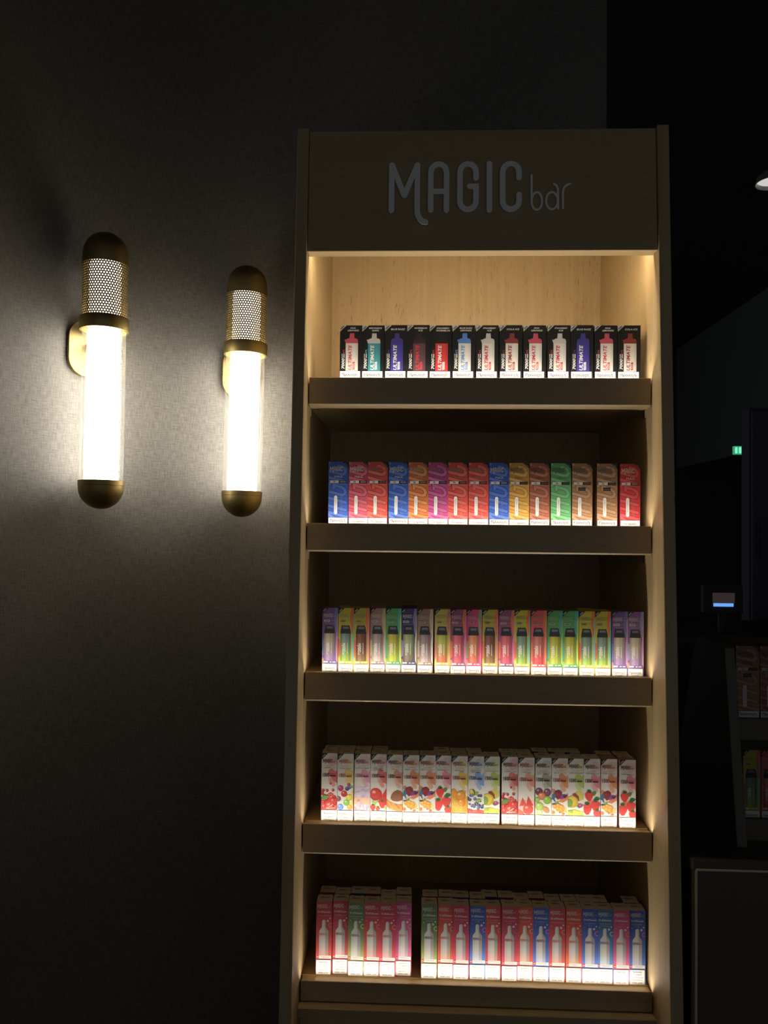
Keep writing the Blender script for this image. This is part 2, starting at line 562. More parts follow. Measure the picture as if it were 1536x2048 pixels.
# ---- row 3 : slim cartons with a slanted blob pattern and a pod
def art_row3(p):
    bgc, a1, a2, dt, db, ink = p
    w, h = 29, 117
    a = Art(w, h)
    a.rect(0, 0, w, h, bgc, 1)
    a.poly([(24, h), (23, 108), (21.5, 101), (22, 92), (23.6, 84), (24, 76), (26, 69), (w, 66), (w, h)], a1, 2)
    a.poly([(w, 108), (27, 100), (26.6, 92), (27.6, 82), (26.8, 72), (25.5, 62), (25, 46), (26, 22), (w, 15)], a2, 3)
    a.poly([(0, 60), (3.6, 58), (4.4, 44), (3.4, 30), (0, 27)], a1, 2)
    a.poly([(0, 26), (3, 24), (5, 15), (0, 14)], mixc(bgc, (250, 230, 80), .4), 2)
    a.poly([(0, h), (11.5, h), (0, h - 11.5)], (26, 25, 24), 4)
    a.stroke([(2.2, h - 6.2), (6.2, h - 2.2)], 1.0, (168, 166, 158), 5)
    a.logo(2.8, 99.5, 22.5, ink, 5, fat=1.05, barcol=mixc(ink, bgc, .5))
    a.rect(3.2, 90.8, 14, 94.8, mixc(ink, WHITE, .2), 5)
    a.text('2500', 8.6, 92.8, 2.3, (42, 38, 36), 6, width=8.6, shear=.2, bold=True)
    a.text('PUFFS', 19, 93.2, 1.5, mixc(ink, bgc, .3), 5, width=7.5)
    a.text('DISPOSABLE', 13, 88, 1.4, mixc(ink, bgc, .3), 5, width=17)
    a.poly([(6.2, 84.5), (20.6, 84.5), (23.4, 73), (23.4, 69.6), (3.8, 69.6), (3.8, 73)], (46, 47, 49), 5)
    a.poly([(8.2, 83), (19.2, 83), (19.8, 78.2), (7.6, 78.2)], (104, 106, 112), 6)
    a.rect(9.5, 80.3, 18, 81.4, (136, 140, 146), 7)
    a.ell(13.6, 71.4, .55, .55, (120, 122, 124), 6, 8)
    dm = mixc(dt, db, .45)
    for x0, x1, k in ((3.9, 7.4, .10), (7.4, 13.5, -.12), (13.5, 19.5, 0.04), (19.5, 23.3, .22)):
        sh = (lambda c: mixc(c, (0, 0, 0), k) if k > 0 else mixc(c, (255, 255, 255), -k))
        a.grad(x0, 19.5, x1, 69.6, [sh(db), sh(dm), sh(dt), sh(dt)], 5)
    a.logo(7.6, 52, 21, (240, 238, 226) if sum(dm) < 560 else (120, 108, 96), 6, ang=-90, fat=1.15)
    a.stroke([(17.2, 53), (17.2, 33)], .35, (230, 226, 214), 6)
    a.rect(3.2, 16, 11, 18.6, (238, 232, 214), 5)
    a.rect(14.5, 16.4, 18, 17.8, (238, 232, 220), 5)
    a.rect(20, 16.4, 25, 17.8, (238, 232, 220), 5)
    return a
# ---- row 4 : white cartons with fruit pictures
def blob_art(a, tint):
    lt = mixc(tint, (232, 228, 220), .45)
    vl = mixc(tint, (232, 228, 220), .72)
    a.ell(20.5, 108, 9.4, 9.6, vl, 2, 18)
    a.poly([(29.5, 72), (20, 66), (13, 70), (12.5, 77), (10.5, 82), (29.5, 92)], vl, 2)
    a.poly([(29.5, 90), (25, 89), (22, 92.6), (18, 94.4), (14, 92), (12.4, 87.6), (14, 83), (18, 81), (19.5, 76), (22, 71.5), (29.5, 68)], mixc(tint, (255, 255, 255), .12), 3)
    a.poly([(18.5, 81), (15, 74), (16.5, 66), (22, 60), (26, 64), (24, 70), (21, 73)], lt, 3)

def ball(a, x, y, r, col, ly=5):
    a.ell(x, y, r, r, mixc(col, (0, 0, 0), .12), ly, 14)
    a.ell(x - r * .12, y + r * .14, r * .8, r * .8, col, ly + 1, 12)
    a.ell(x - r * .3, y + r * .35, r * .3, r * .24, mixc(col, (255, 255, 255), .55), ly + 2, 8)

def leaf(a, x, y, l, wd, ang, col, ly=6):
    c, q = math.cos(math.radians(ang)), math.sin(math.radians(ang))
    pts = [(0, 0), (l * .3, wd), (l * .7, wd * .8), (l, 0), (l * .7, -wd * .8), (l * .3, -wd)]
    a.poly([(x + p * c - r * q, y + p * q + r * c) for p, r in pts], col, ly)

def berry(a, x, y, s, ly=6):
    R = (212, 42, 40)
    a.poly([(x - s, y + s * .55), (x - s * .7, y + s * .95), (x, y + s * 1.05), (x + s * .7, y + s * .95), (x + s, y + s * .55), (x + s * .75, y - s * .3), (x + s * .3, y - s), (x - s * .2, y - s * 1.05), (x - s * .75, y - s * .35)], R, ly)
    for i in range(9):
        a.ell(x + s * (-.55 + .38 * (i % 4)), y + s * (.6 - .45 * (i // 3)), .28, .4, (246, 176, 110), ly + 1, 6)
    for t in (40, 65, 90, 115, 140):
        leaf(a, x, y + s * .9, s * .75, s * .13, t, (62, 110, 54), ly + 2)

def fruit(a, kind):
    rnd = random.Random(kind)
    if kind == 'cherry ice':
        a.rect(0, 19.5, 29.5, 42, (206, 52, 48), 4)
        for i in range(26):
            x, y, r = rnd.uniform(1, 29), rnd.uniform(20, 50), rnd.uniform(1.8, 3.6)
            ball(a, x, y, r, rnd.choice([(196, 34, 36), (222, 70, 62), (170, 26, 34), (236, 120, 104)]), 5)
        for x, y in ((4, 54), (11, 54), (22, 55), (17, 67)):
            ball(a, x, y, 2.7 if y < 60 else 2.0, (190, 36, 40), 8)
        for i in range(4):
            a.stroke([(rnd.uniform(2, 26), rnd.uniform(20, 34)), (rnd.uniform(4, 28), rnd.uniform(20, 32))], .5, (240, 214, 196), 8)
        leaf(a, 0, 38, 15, 4, 28, (96, 160, 70), 11)
    elif kind == 'bubble gum':
        a.poly([(29.5, 60), (26, 52), (27, 40), (24, 28), (29.5, 20)], (226, 198, 110), 4)
        for x, y, r, c in ((6, 59, 5.4, (198, 48, 120)), (12.5, 49, 5.8, (206, 44, 46)), (22, 42.5, 6, (222, 210, 48)), (17, 33, 5.8, (130, 200, 70)), (6, 25, 5.8, (96, 150, 236)), (23, 25, 5.2, (240, 160, 50)), (2, 40, 5, (140, 96, 92)), (18, 58.5, 4, (110, 84, 92)), (22, 61, 3.6, (74, 104, 210)), (26, 62, 2.6, (120, 180, 110)), (21, 66, 3.2, (200, 60, 60))):
            ball(a, x, y, r, c, 5)
    elif kind == 'cotton candy':
        a.rect(0, 36, 29.5, 62, (214, 200, 214), 4)
        for i in range(10):
            x, y = rnd.uniform(0, 26), rnd.uniform(42, 62)
            a.poly([(x, y), (x + 7, y + 2), (x + 6, y + 5), (x - 1, y + 3.4)], rnd.choice([(196, 176, 206), (226, 214, 226), (206, 190, 216)]), 5)
        a.rect(0, 30, 29.5, 42, (238, 200, 166), 5)
        ball(a, 8, 37, 2.6, (236, 150, 110), 6)
        for i in range(12):
            ball(a, rnd.uniform(0, 29), rnd.uniform(18, 33), rnd.uniform(2.5, 5), rnd.choice([(242, 164, 196), (248, 190, 212), (236, 144, 184)]), 6)
    elif kind == 'strawberry watermelon':
        ball(a, 10, 49, 11.6, (214, 62, 48), 4)
        a.poly([(14, 36), (29.5, 60), (29.5, 30), (22, 26)], (206, 44, 38), 7)
        berry(a, 22, 30, 6, 8)
        berry(a, 5, 24, 5, 8)
        for x, y in ((5, 36), (12, 36), (8, 32), (13, 26), (27, 24)):
            ball(a, x, y, 2.6, (166, 204, 88), 9)
        berry(a, 14, 21.5, 4, 10)
    elif kind == 'tobacco':
        a.poly([(7, 43), (9, 50), (14, 55), (20, 58), (26, 56), (29.5, 52), (29.5, 40), (20, 37), (11, 38)], (150, 96, 62), 5)
        for i in range(26):
            x, y = rnd.uniform(9, 27), rnd.uniform(40, 55)
            a.stroke([(x, y), (x + rnd.uniform(-3, 3), y + rnd.uniform(-1, 1.5))], .3, rnd.choice([(118, 70, 44), (178, 122, 84)]), 6)
        a.poly([(0, 42), (4, 38), (12, 34), (22, 32), (29.5, 33), (29.5, 20), (18, 20), (6, 24), (0, 28)], (214, 138, 56), 5)
        for i in range(22):
            x = rnd.uniform(0, 20)
            a.stroke([(x, 38 - x * .35), (x + rnd.uniform(5, 11), 22 + rnd.uniform(-2, 4))], .35, rnd.choice([(160, 88, 34), (240, 178, 92)]), 6)
    elif kind == 'fruit punch':
        a.poly([(12, 44), (20, 42), (29.5, 48), (29.5, 60), (22, 52)], (222, 128, 84), 4)
        ball(a, 3, 63, 3, (232, 124, 60), 5)
        a.poly([(0, 48), (1, 57), (6, 62), (7, 54), (5, 48)], (60, 120, 160), 6)
        a.poly([(6, 52), (5, 62), (13, 65), (19, 61), (17, 51), (11, 47)], (138, 40, 48), 7)
        for i in range(8):
            a.ell(rnd.uniform(7, 16), rnd.uniform(50, 62), .8, .8, (186, 76, 76), 8, 7)
        a.poly([(14, 48), (17, 56), (23, 57), (28, 55), (22, 50)], (140, 70, 150), 8)
        a.poly([(19, 54), (29, 56), (24, 50)], (66, 48, 84), 9)
        a.poly([(1, 50), (6, 47), (7, 40), (5, 44)], (52, 70, 96), 8)
        leaf(a, 8, 38, 8, 2, 60, (110, 170, 90), 8)
        leaf(a, 0, 39, 8, 1.2, 6, (60, 84, 66), 8)
        for x, y, r in ((6, 35, 4), (12, 36.5, 4.4), (18, 34, 4.4), (11, 31, 4.2), (17, 29, 4.6), (3, 24, 3.4)):
            ball(a, x, y, r, (240, 164, 44), 9)
        a.poly([(18, 24), (24, 25), (27, 30), (25, 35), (22, 28)], (246, 196, 60), 12)
        for i in range(14):
            ball(a, rnd.uniform(1, 28), rnd.uniform(19, 26), rnd.uniform(.9, 2), rnd.choice([(226, 92, 66), (246, 214, 190), (236, 140, 70)]), 12)
    elif kind == 'strawberry ice':
        leaf(a, 14, 56, 12, 4, 45, (86, 140, 70), 4)
        leaf(a, 18, 50, 12, 4, 5, (60, 110, 54), 4)
        a.poly([(5, 44), (16, 48), (22, 44), (12, 38)], (236, 120, 100), 5)
        berry(a, 9.5, 54, 8, 6)
        berry(a, 21, 37, 8.6, 8)
        berry(a, 6, 31, 9, 10)
        berry(a, 24, 22, 7, 11)
    elif kind == 'mango ice':
        a.poly([(0, 62), (5, 60), (7, 54), (12, 57), (20, 60), (27, 60), (25, 48), (29.5, 50), (29.5, 20), (0, 20)], (222, 160, 40), 4)
        a.ell(5, 56, 5, 7, (232, 148, 44), 5)
        ball(a, 17, 50, 9.4, (222, 146, 34), 5)
        ball(a, 19, 38, 7, (228, 136, 34), 7)
        for i in range(9):
            y = 48 - i * 3
            a.stroke([(0, y), (9, y - 7), (20, y - 11)], .6, rnd.choice([(244, 196, 70), (236, 180, 54), (250, 214, 110)]), 9)
    elif kind == 'blue razz lemonade':
        ball(a, 8, 57, 5.6, (206, 200, 66), 5)
        a.stroke([(9, 62), (12, 58), (12.4, 52)], .8, (120, 70, 46), 8)
        leaf(a, 13, 52, 9, 3, 40, (126, 180, 80), 6)
        for i in range(24):
            ball(a, rnd.uniform(0, 29), rnd.uniform(28, 52), rnd.uniform(2, 3.4), rnd.choice([(78, 76, 128), (60, 58, 104), (104, 106, 160)]), 6)
        leaf(a, 14, 40, 12, 3, 20, (130, 186, 84), 10)
        a.poly([(0, 27), (6, 26), (12, 24), (20, 26), (29.5, 24), (29.5, 19), (0, 19)], (220, 62, 58), 11)
        for i in range(7):
            ball(a, rnd.uniform(1, 28), rnd.uniform(20, 24), 1.9, (236, 90, 80), 12)
    elif kind == 'green lemonade':
        a.ell(20, 54, 9, 9, (206, 200, 86), 4)
        a.poly([(8, 58), (14, 60), (20, 54), (21, 46), (16, 46)], (146, 62, 44), 5)
        ball(a, 8, 44, 11, (226, 198, 60), 6)
        a.ell(3, 42, 6, 8, (128, 168, 76), 9)
        ball(a, 23, 38, 3.4, (190, 60, 130), 9)
        leaf(a, 16, 36, 13, 4, 10, (110, 120, 70), 8)
        a.poly([(0, 28), (12, 30), (29.5, 26), (29.5, 20), (0, 20)], (198, 206, 70), 9)
        for i in range(8):
            ball(a, rnd.uniform(2, 27), rnd.uniform(19.5, 28), rnd.uniform(1.5, 3), rnd.choice([(214, 220, 90), (150, 184, 62)]), 10)
    elif kind == 'lush ice':
        a.rect(0, 19.5, 29.5, 46, (240, 186, 170), 3)
        a.poly([(2, 34), (8, 50), (16, 36)], (216, 74, 62), 4)
        a.poly([(14, 34), (18, 53), (28, 36)], (210, 60, 52), 5)
        ball(a, 18, 29, 9.4, (220, 70, 58), 6)
        a.poly([(0, 20), (0, 30), (10, 24), (12, 19)], (222, 92, 76), 9)
    elif kind == 'kiwi passion guava':
        ball(a, 7, 61, 7, (118, 66, 96), 4)
        ball(a, 22, 60, 7, (130, 72, 100), 4)
        ball(a, 12, 53, 7, (226, 128, 70), 7)
        ball(a, 22, 46, 7.4, (140, 190, 62), 9)
        ball(a, 4, 46, 4.4, (150, 196, 70), 9)
        ball(a, 8, 34, 7.6, (176, 204, 92), 10)
        a.ell(20, 28, 7, 5, (196, 140, 84), 11, 14, -.6)
        ball(a, 8, 24, 5.6, (186, 210, 110), 12)
        a.ell(9, 24, 2.4, 2.4, (240, 240, 210), 15, 10)

def art_row4(p):
    fl, l1, l2, tint, ink = p
    w, h = 29.5, 122
    a = Art(w, h)
    a.rect(0, 0, w, h, (228, 225, 216), 1)
    blob_art(a, tint)
    a.poly([(0, h), (11.8, h), (0, h - 12)], (36, 35, 36), 5)
    a.stroke([(2.2, h - 6.4), (6.4, h - 2.2)], 1.0, (150, 150, 150), 6)
    a.logo(3, 104.4, 23, ink, 6, fat=1.25)
    a.text('DISPOSABLE', 14.5, 99.2, 1.1, mixc(ink, WHITE, .3), 6, width=14)
    a.text(l1, 15, 95.4 if not l2 else 96, 2.0, mixc(ink, (120, 100, 90), .4), 6, width=min(23, 2.0 * len(l1)))
    if l2:
        a.text(l2, 15, 92.8, 2.0, mixc(ink, (120, 100, 90), .4), 6, width=min(23, 2.0 * len(l2)))
    a.text('1500', 8.8, 82.4, 6.0, ink, 6, width=12.4, bold=True)
    a.text('PUFFS', 20.8, 84.6, 1.7, mixc(ink, WHITE, .25), 6, width=9.5)
    a.rect(15.8, 79.6, 26, 82.4, mixc(ink, (150, 50, 50), .35), 6)
    fruit(a, fl)
    return a
# ---- row 5 : slim cartons with a white bottle
def art_row5(p):
    bgc, b2, ink, l1, l2, ring, tint = p
    w, h = 29, 131
    a = Art(w, h)
    a.grad(0, 0, w, h, [b2, b2, mixc(bgc, b2, .4), bgc, bgc], 1)  # background brighter toward the foot: the strip light's falloff painted into the colour
    SIL = mixc((214, 206, 198), bgc, .12)
    a.logo(2.2, 119.3, 24, SIL, 3, fat=1.15, barcol=mixc(SIL, bgc, .35))
    a.ring(4.6, 112.6, 1.5, .45, SIL, 3)
    a.text('600', 11.6, 112.6, 3.6, SIL, 3, width=8.0, bold=True)
    a.rect(15.4, 111, 26, 112.6, SIL, 3)
    a.text('PUFFS', 20.8, 114, 1.6, mixc(SIL, bgc, .3), 3, width=9)
    a.text(l1, 14.5, 105.6 if not l2 else 106, 2.0, mixc(SIL, bgc, .2), 3, width=min(24, 2.3 * len(l1)))
    if l2:
        a.text(l2, 14.5, 102.2, 1.9, mixc(SIL, bgc, .25), 3, width=min(22, 2.2 * len(l2)))
    prof = [(10.6, 85), (10.8, 95), (11.6, 97.6), (14.1, 98.4), (16.6, 97.6), (17.4, 95), (17.6, 85), (19.5, 82), (22, 79), (22.6, 76), (22.6, 34), (5.6, 34), (5.6, 76), (6.2, 79), (8.7, 82)]
    G, SH = (206, 203, 196), (168, 166, 162)
    a.poly(prof, G, 3)
    a.grad(5.6, 34, 10, 76, [mixc(G, tint, .5), G, G], 4)
    a.grad(10, 34, 17, 76, [mixc((214, 211, 206), tint, .45), (214, 211, 206), (214, 211, 206)], 4)
    a.grad(17, 34, 22.6, 76, [mixc(SH, tint, .5), SH, SH], 4)
    a.poly([(15.6, 86), (15.6, 97.4), (17.2, 95.4), (17.6, 85), (19.5, 82), (22, 79), (22.6, 76), (17, 76)], SH, 4)
    a.logo(6.4, 70, 15.4, ink, 6, fat=1.35)
    a.ell(25.4, 101, 1.2, 1.2, (236, 230, 222), 4, 10)
    a.ring(21.4, 96.4, 1.35, .55, (232, 226, 216), 4)
    a.ring(26.8, 88.6, 3.6, .75, ring, 4)
    a.ell(4.4, 99.2, 1.3, 1.3, mixc(ring, bgc, .3), 4, 10)
    a.rect(5.5, 28.6, 28, 33.8, (240, 236, 226), 4)
    a.rect(8, 31.5, 26, 32.2, (150, 142, 130), 5)
    a.rect(10, 29.7, 24, 30.3, (150, 142, 130), 5)
    a.ell(2.9, 31.2, 2.7, 2.9, (216, 44, 40), 5, 14)
    a.rect(1.2, 30.7, 4.6, 31.7, (250, 220, 210), 6)
    return a

_cache = {}
def shared(key, fn):
    if key not in _cache:
        _cache[key] = fn()
    return _cache[key]

# the lip hides the foot of the upper rows, so their artwork sits a little higher on the carton
LIFT = {1: (.0065, .938), 2: (.0032, .972)}
def make_carton(row, key, x, y, z, w, h, d, side, topc, art, warn, label, group, topink=None, tilt=0.0, rz=0.0):
    """one carton: body, lid flap, front artwork, warning label"""
    root = empty('vape_carton', (x, y, z), rz)
    root.scale = (1, 1, (h + .001) / h)
    tag(root, label, 'box', group)
    link('carton', shared(('body', row, side), lambda: carton_mesh(w, h, d, side, topc)), root)
    fl = link('top_flap', shared(('flap', row, topc), lambda: flap_mesh(w, d, topc)), root)
    fl.location = (0, 0, h - 0.0008)
    fl.rotation_euler = (tilt, 0, 0)
    if topink:
        tp = link('top_print', shared(('tp', row, topink), lambda: top_print_mesh(w, d, topink)), fl)
    if art:
        pr = link('front_print', shared(('art', row, key), lambda: art().build('front_print', None, *LIFT.get(row, (0.0, 1.0)))), root)
        pr.location = (0, -0.0001, 0)
    if warn:
        wl = link('warning_label', shared(('warn', row, warn[0]), lambda: warn[1]().build('warning_label')), root)
        wl.location = (warn[2], -0.0008, LIFT.get(row, (0, 1))[0])
    return root

# ------------------------------------------------------------------ the setting
FLOOR_Z, CEIL_Z = -1.30, 1.78
# textile wallpaper
m, nt, b = new_mat('woven_wallpaper')
L = nt.links.new
uv = N(nt, 'ShaderNodeUVMap')
uv.uv_map = 'UVMap'
def tex(sx, sy, det=2.0):
    mp = N(nt, 'ShaderNodeMapping')
    mp.inputs['Scale'].default_value = (sx, sy, 1)
    no = N(nt, 'ShaderNodeTexNoise')
    no.inputs['Scale'].default_value = 1.0
    no.inputs['Detail'].default_value = det
    L(uv.outputs['UV'], mp.inputs['Vector'])
    L(mp.outputs['Vector'], no.inputs['Vector'])
    return no.outputs['Fac']
va, vb, vc = tex(540, 46), tex(48, 560), tex(4, 3, 3)
def mth(op, a_, b_):
    n_ = N(nt, 'ShaderNodeMath', operation=op)
    for i_, q_ in enumerate((a_, b_)):
        if isinstance(q_, (int, float)):
            n_.inputs[i_].default_value = q_
        else:
            L(q_, n_.inputs[i_])
    return n_.outputs[0]
weave = mth('ADD', mth('MULTIPLY', va, .5), mth('MULTIPLY', vb, .5))
fac = mth('ADD', mth('MULTIPLY', weave, .85), mth('MULTIPLY', vc, .15))
rp = N(nt, 'ShaderNodeValToRGB')
rp.color_ramp.elements[0].position = .38
rp.color_ramp.elements[1].position = .62
rp.color_ramp.elements[0].color = (.110, .102, .090, 1)
rp.color_ramp.elements[1].color = (.202, .187, .164, 1)
L(fac, rp.inputs['Fac'])
L(rp.outputs['Color'], b.inputs['Base Color'])
bp = N(nt, 'ShaderNodeBump')
bp.inputs['Strength'].default_value = .35
bp.inputs['Distance'].default_value = .001
L(weave, bp.inputs['Height'])
L(bp.outputs['Normal'], b.inputs['Normal'])
b.inputs['Roughness'].default_value = .62
b.inputs['Specular IOR Level'].default_value = .35
WALLP = m

CX, CY, CR = -0.310, -0.228, 0.649     # cove corner: centre and radius in plan
plan = [(0.333, CY + CR)]
for i in range(25):
    t = math.radians(76.0 * i / 24)
    plan.append((CX - CR * math.sin(t), CY + CR * math.cos(t)))
t = math.radians(76)
plan.append((plan[-1][0] - 3.0 * math.cos(t), plan[-1][1] - 3.0 * math.sin(t)))
def wall_strip(name, pts, z0, z1, thick, mat):
    bm = bmesh.new()
    uvl = bm.loops.layers.uv.new('UVMap')
    n = len(pts)
    nor = []
    for i in range(n):
        a_, c_ = pts[max(0, i - 1)], pts[min(n - 1, i + 1)]
        dx, dy = c_[0] - a_[0], c_[1] - a_[1]
        l = math.hypot(dx, dy)
        nor.append((dy / l, -dx / l))
    s = [0.0]
    for i in range(1, n):
        s.append(s[-1] + math.dist(pts[i - 1], pts[i]))
    f0 = [bm.verts.new((p[0], p[1], z0)) for p in pts]
    f1 = [bm.verts.new((p[0], p[1], z1)) for p in pts]
    g0 = [bm.verts.new((p[0] + q[0] * thick, p[1] + q[1] * thick, z0)) for p, q in zip(pts, nor)]
    g1 = [bm.verts.new((p[0] + q[0] * thick, p[1] + q[1] * thick, z1)) for p, q in zip(pts, nor)]
    def quad(vs, uvs):
        f = bm.faces.new(vs)
        for lp, q in zip(f.loops, uvs):
            lp[uvl].uv = q
        f.smooth = True
    for i in range(n - 1):
        uvq = [(s[i], z0), (s[i + 1], z0), (s[i + 1], z1), (s[i], z1)]
        quad([f0[i], f0[i + 1], f1[i + 1], f1[i]], uvq)
        quad([g0[i + 1], g0[i], g1[i], g1[i + 1]], [uvq[1], uvq[0], uvq[3], uvq[2]])
        quad([f1[i], f1[i + 1], g1[i + 1], g1[i]], uvq)
    for i in (0, n - 1):
        quad([f0[i], g0[i], g1[i], f1[i]], [(0, z0), (thick, z0), (thick, z1), (0, z1)])
    bmesh.ops.recalc_face_normals(bm, faces=bm.faces[:])
    for e in bm.edges:
        if len(e.link_faces) == 2 and e.calc_face_angle(0) > .7:
            e.smooth = False
    o = bm_obj(name, bm, mat)
    tag(o, 'dark taupe woven textile wall curving round behind the two sconces', None, None, 'structure')
    return o
# normals of the strip must point away from the room for the thickness
wall = wall_strip('wall_back', plan[::-1], FLOOR_Z, CEIL_Z, -0.14, WALLP)
fl_o = box('floor', -3.0, 5.2, -4.0, 6.2, FLOOR_Z - .1, FLOOR_Z, DARKP2, None, 0)
tag(fl_o, 'dark shop floor', None, None, 'structure')
ce_o = box('ceiling', -3.0, 5.2, -4.0, 6.2, CEIL_Z, CEIL_Z + .1, DARKP, None, 0)
tag(ce_o, 'dark unlit ceiling', None, None, 'structure')
fw_o = box('wall_far', -0.2, 5.2, 6.0, 6.1, FLOOR_Z, CEIL_Z, DARKP, None, 0)
tag(fw_o, 'dark far wall of the unlit room', None, None, 'structure')
rw_o = box('wall_right', 5.0, 5.1, -4.0, 6.0, FLOOR_Z, CEIL_Z, DARKP, None, 0)
tag(rw_o, 'dark side wall of the unlit room', None, None, 'structure')

# ------------------------------------------------------------------ display cabinet
W2 = 0.315
TH = 0.0212
YB = 0.399
TOPZ, HDR = 0.7746, 0.5475
front = lambda z: -0.0618 + 0.0545 * z
cab = empty('display_cabinet', (0, 0.15, FLOOR_Z))
tag(cab, 'tall oak display cabinet with header sign and five lit shelves', 'display cabinet')
def under(o, parent):
    o.parent = parent
    o.matrix_parent_inverse = Matrix.Translation(-Vector(parent.location))
    return o
CABI = Matrix.Translation(-Vector(cab.location))
def cabpart(o):
    return under(o, cab)
for sx in (-1, 1):
    x0, x1 = (W2, W2 + TH) if sx > 0 else (-W2 - TH, -W2)
    prof = [(front(TOPZ + .004), TOPZ + .004), (YB + .012, TOPZ + .004), (YB + .012, FLOOR_Z), (front(FLOOR_Z), FLOOR_Z)]
    o = prism_x('side_panel', prof, x0, x1, OAK, None, .0008)
    cabpart(o)
cabpart(box('back_panel', -W2, W2, YB, YB + .012, FLOOR_Z, TOPZ, OAK, None, 0))
hy = lambda z: front(z) + .004
hdr = prism_x('header', [(hy(TOPZ), TOPZ), (hy(TOPZ) + .028, TOPZ), (hy(HDR) + .028, HDR), (hy(HDR), HDR)], -W2 + .0006, W2 - .0006, OAKX, None, .0008)
cabpart(hdr)
cabpart(box('top_board', -W2, W2, hy(TOPZ) + .029, YB, TOPZ - .02, TOPZ - .001, OAKX, None, 0))
cabpart(box('niche_ceiling', -W2, W2, hy(HDR) + .029, YB, .700, .718, OAKX, None, 0))
led = box('led_strip', -.29, .29, hy(.575) + .0285, hy(.575) + .0345, .570, .576, LEDH, None, 0)
cabpart(led)
cabpart(box('led_profile', -.292, .292, hy(.575) + .0282, hy(.575) + .0370, .5765, .5800, STEEL, None, 0))
# raised letters of the sign, leaning with the header board
KS = .0002296
slope = math.atan(.0545)
groups = {}
for ch, hw, pts in logo_strokes(6):
    groups.setdefault(ch, []).append((hw, pts))
for ch in 'MAGICbar':
    bm = bmesh.new()
    kk = 0
    for hw, pts in groups[ch]:
        q3 = [(-.1674 + (a_ - 42) * KS, .7125 - (d_ - 80) * KS) for a_, d_ in pts]
        for quad in ribbon(q3, hw * KS, 6):
            kk += 1
            t0 = .006 if ch.isupper() else .004
            t0 += kk * 2e-6
            fr = [bm.verts.new((p[0], hy(p[1]) - t0, p[1])) for p in quad]
            bk = [bm.verts.new((p[0], hy(p[1]) + .0004, p[1])) for p in quad]
            n = len(quad)
            bm.faces.new(fr)
            for i in range(n):
                bm.faces.new((fr[i], bk[i], bk[(i + 1) % n], fr[(i + 1) % n]))
    bmesh.ops.remove_doubles(bm, verts=bm.verts[:], dist=1e-6)
    bmesh.ops.recalc_face_normals(bm, faces=bm.faces[:])
    o = bm_obj('letter', bm, LETTER)
    o.parent = hdr
    o['label'] = 'raised grey letter %s of the header sign' % ch
    # hdr sits at the world origin under the cabinet, so the inverse stays the identity
# shelves
LIPS = [(.3245, .2725), (.0545, .0021), (-.2177, -.2707), (-.4912, -.5455), (-.7700, -.8074)]
SHELF_Z, LIPY = [], []
GAP = .0026
for i, (zt, zb) in enumerate(LIPS):
    ly = .0158 * zt
    LIPY.append(ly)
    SHELF_Z.append(zt - .0030)
    sh = box('shelf', -W2, W2, ly + .026, YB, zb + .001, zt - .0035, OAKX, None, .0006)
    cabpart(sh)
    c = .003
    prof = [(ly, zt - .0006), (ly + .0006, zt), (ly + .0042, zt), (ly + .0042, zt - .0045), (ly + .0258, zt - .0045), (ly + .0258, zb), (ly + c, zb), (ly, zb + c)]
    lip = prism_x('front_lip', prof, -W2 + GAP, W2 - GAP, OAKX)
    lip.parent = sh
    st = box('led_strip', -.301, .305, ly + .0046, ly + .0082, zt - .0044, zt - .0034, LEDM, None, 0)
    st.data.materials.append(LEDBODY)
    for pf in st.data.polygons:
        pf.material_index = 0 if pf.normal.z > .9 else 1
    st.parent = sh
    if i < 2:
        for sx in (-1, 1):
            for yy in (ly + .045, YB - .03):
                bm = bmesh.new()
                for (a_, b_, c_, d_) in ((0, .0015, 0, -.016), (0, .014, 0, -.0015)):
                    bmesh.ops.create_cube(bm, size=1.0, matrix=Matrix.Translation((sx * (-(a_ + b_) / 2 + W2 - .0002), yy, zb + .001 + (c_ + d_) / 2)) @ Matrix.Diagonal((b_ - a_, .012, abs(d_ - c_), 1)))
                o = bm_obj('corner_bracket', bm, STEEL)
                o.parent = sh
zb5 = LIPS[-1][1]
cabpart(box('base_top', -W2, W2, LIPY[-1] - .018, YB, zb5 - .018, zb5 - .0002, OAKX, None, .001))
cabpart(box('base_front', -W2, W2, LIPY[-1] + .01, LIPY[-1] + .028, FLOOR_Z, zb5 - .0182, OAK, None, .001))

# ------------------------------------------------------------------ wall sconces
m, nt, b = new_mat('clear_glass_tube')
nt.nodes.remove(b)
L = nt.links.new
out = nt.nodes['Material Output']
tr = N(nt, 'ShaderNodeBsdfTransparent')
tr.inputs['Color'].default_value = (.97, .98, .97, 1)
gl = N(nt, 'ShaderNodeBsdfGlossy')
gl.inputs['Roughness'].default_value = .03
lw = N(nt, 'ShaderNodeLayerWeight')
lw.inputs['Blend'].default_value = .18
hz = N(nt, 'ShaderNodeBsdfDiffuse')
hz.inputs['Color'].default_value = (.9, .9, .88, 1)
mxs = N(nt, 'ShaderNodeMixShader')
mxh = N(nt, 'ShaderNodeMixShader')
mxh.inputs[0].default_value = .04
L(tr.outputs[0], mxh.inputs[1])
L(hz.outputs[0], mxh.inputs[2])
fm = N(nt, 'ShaderNodeMath', operation='MULTIPLY')
fm.inputs[1].default_value = .35
L(lw.outputs['Fresnel'], fm.inputs[0])
L(fm.outputs[0], mxs.inputs[0])
L(mxh.outputs[0], mxs.inputs[1])
L(gl.outputs[0], mxs.inputs[2])
L(mxs.outputs[0], out.inputs['Surface'])
GLASS = m
HAZY = m.copy()
HAZY.name = 'hazy_acrylic_sleeve'
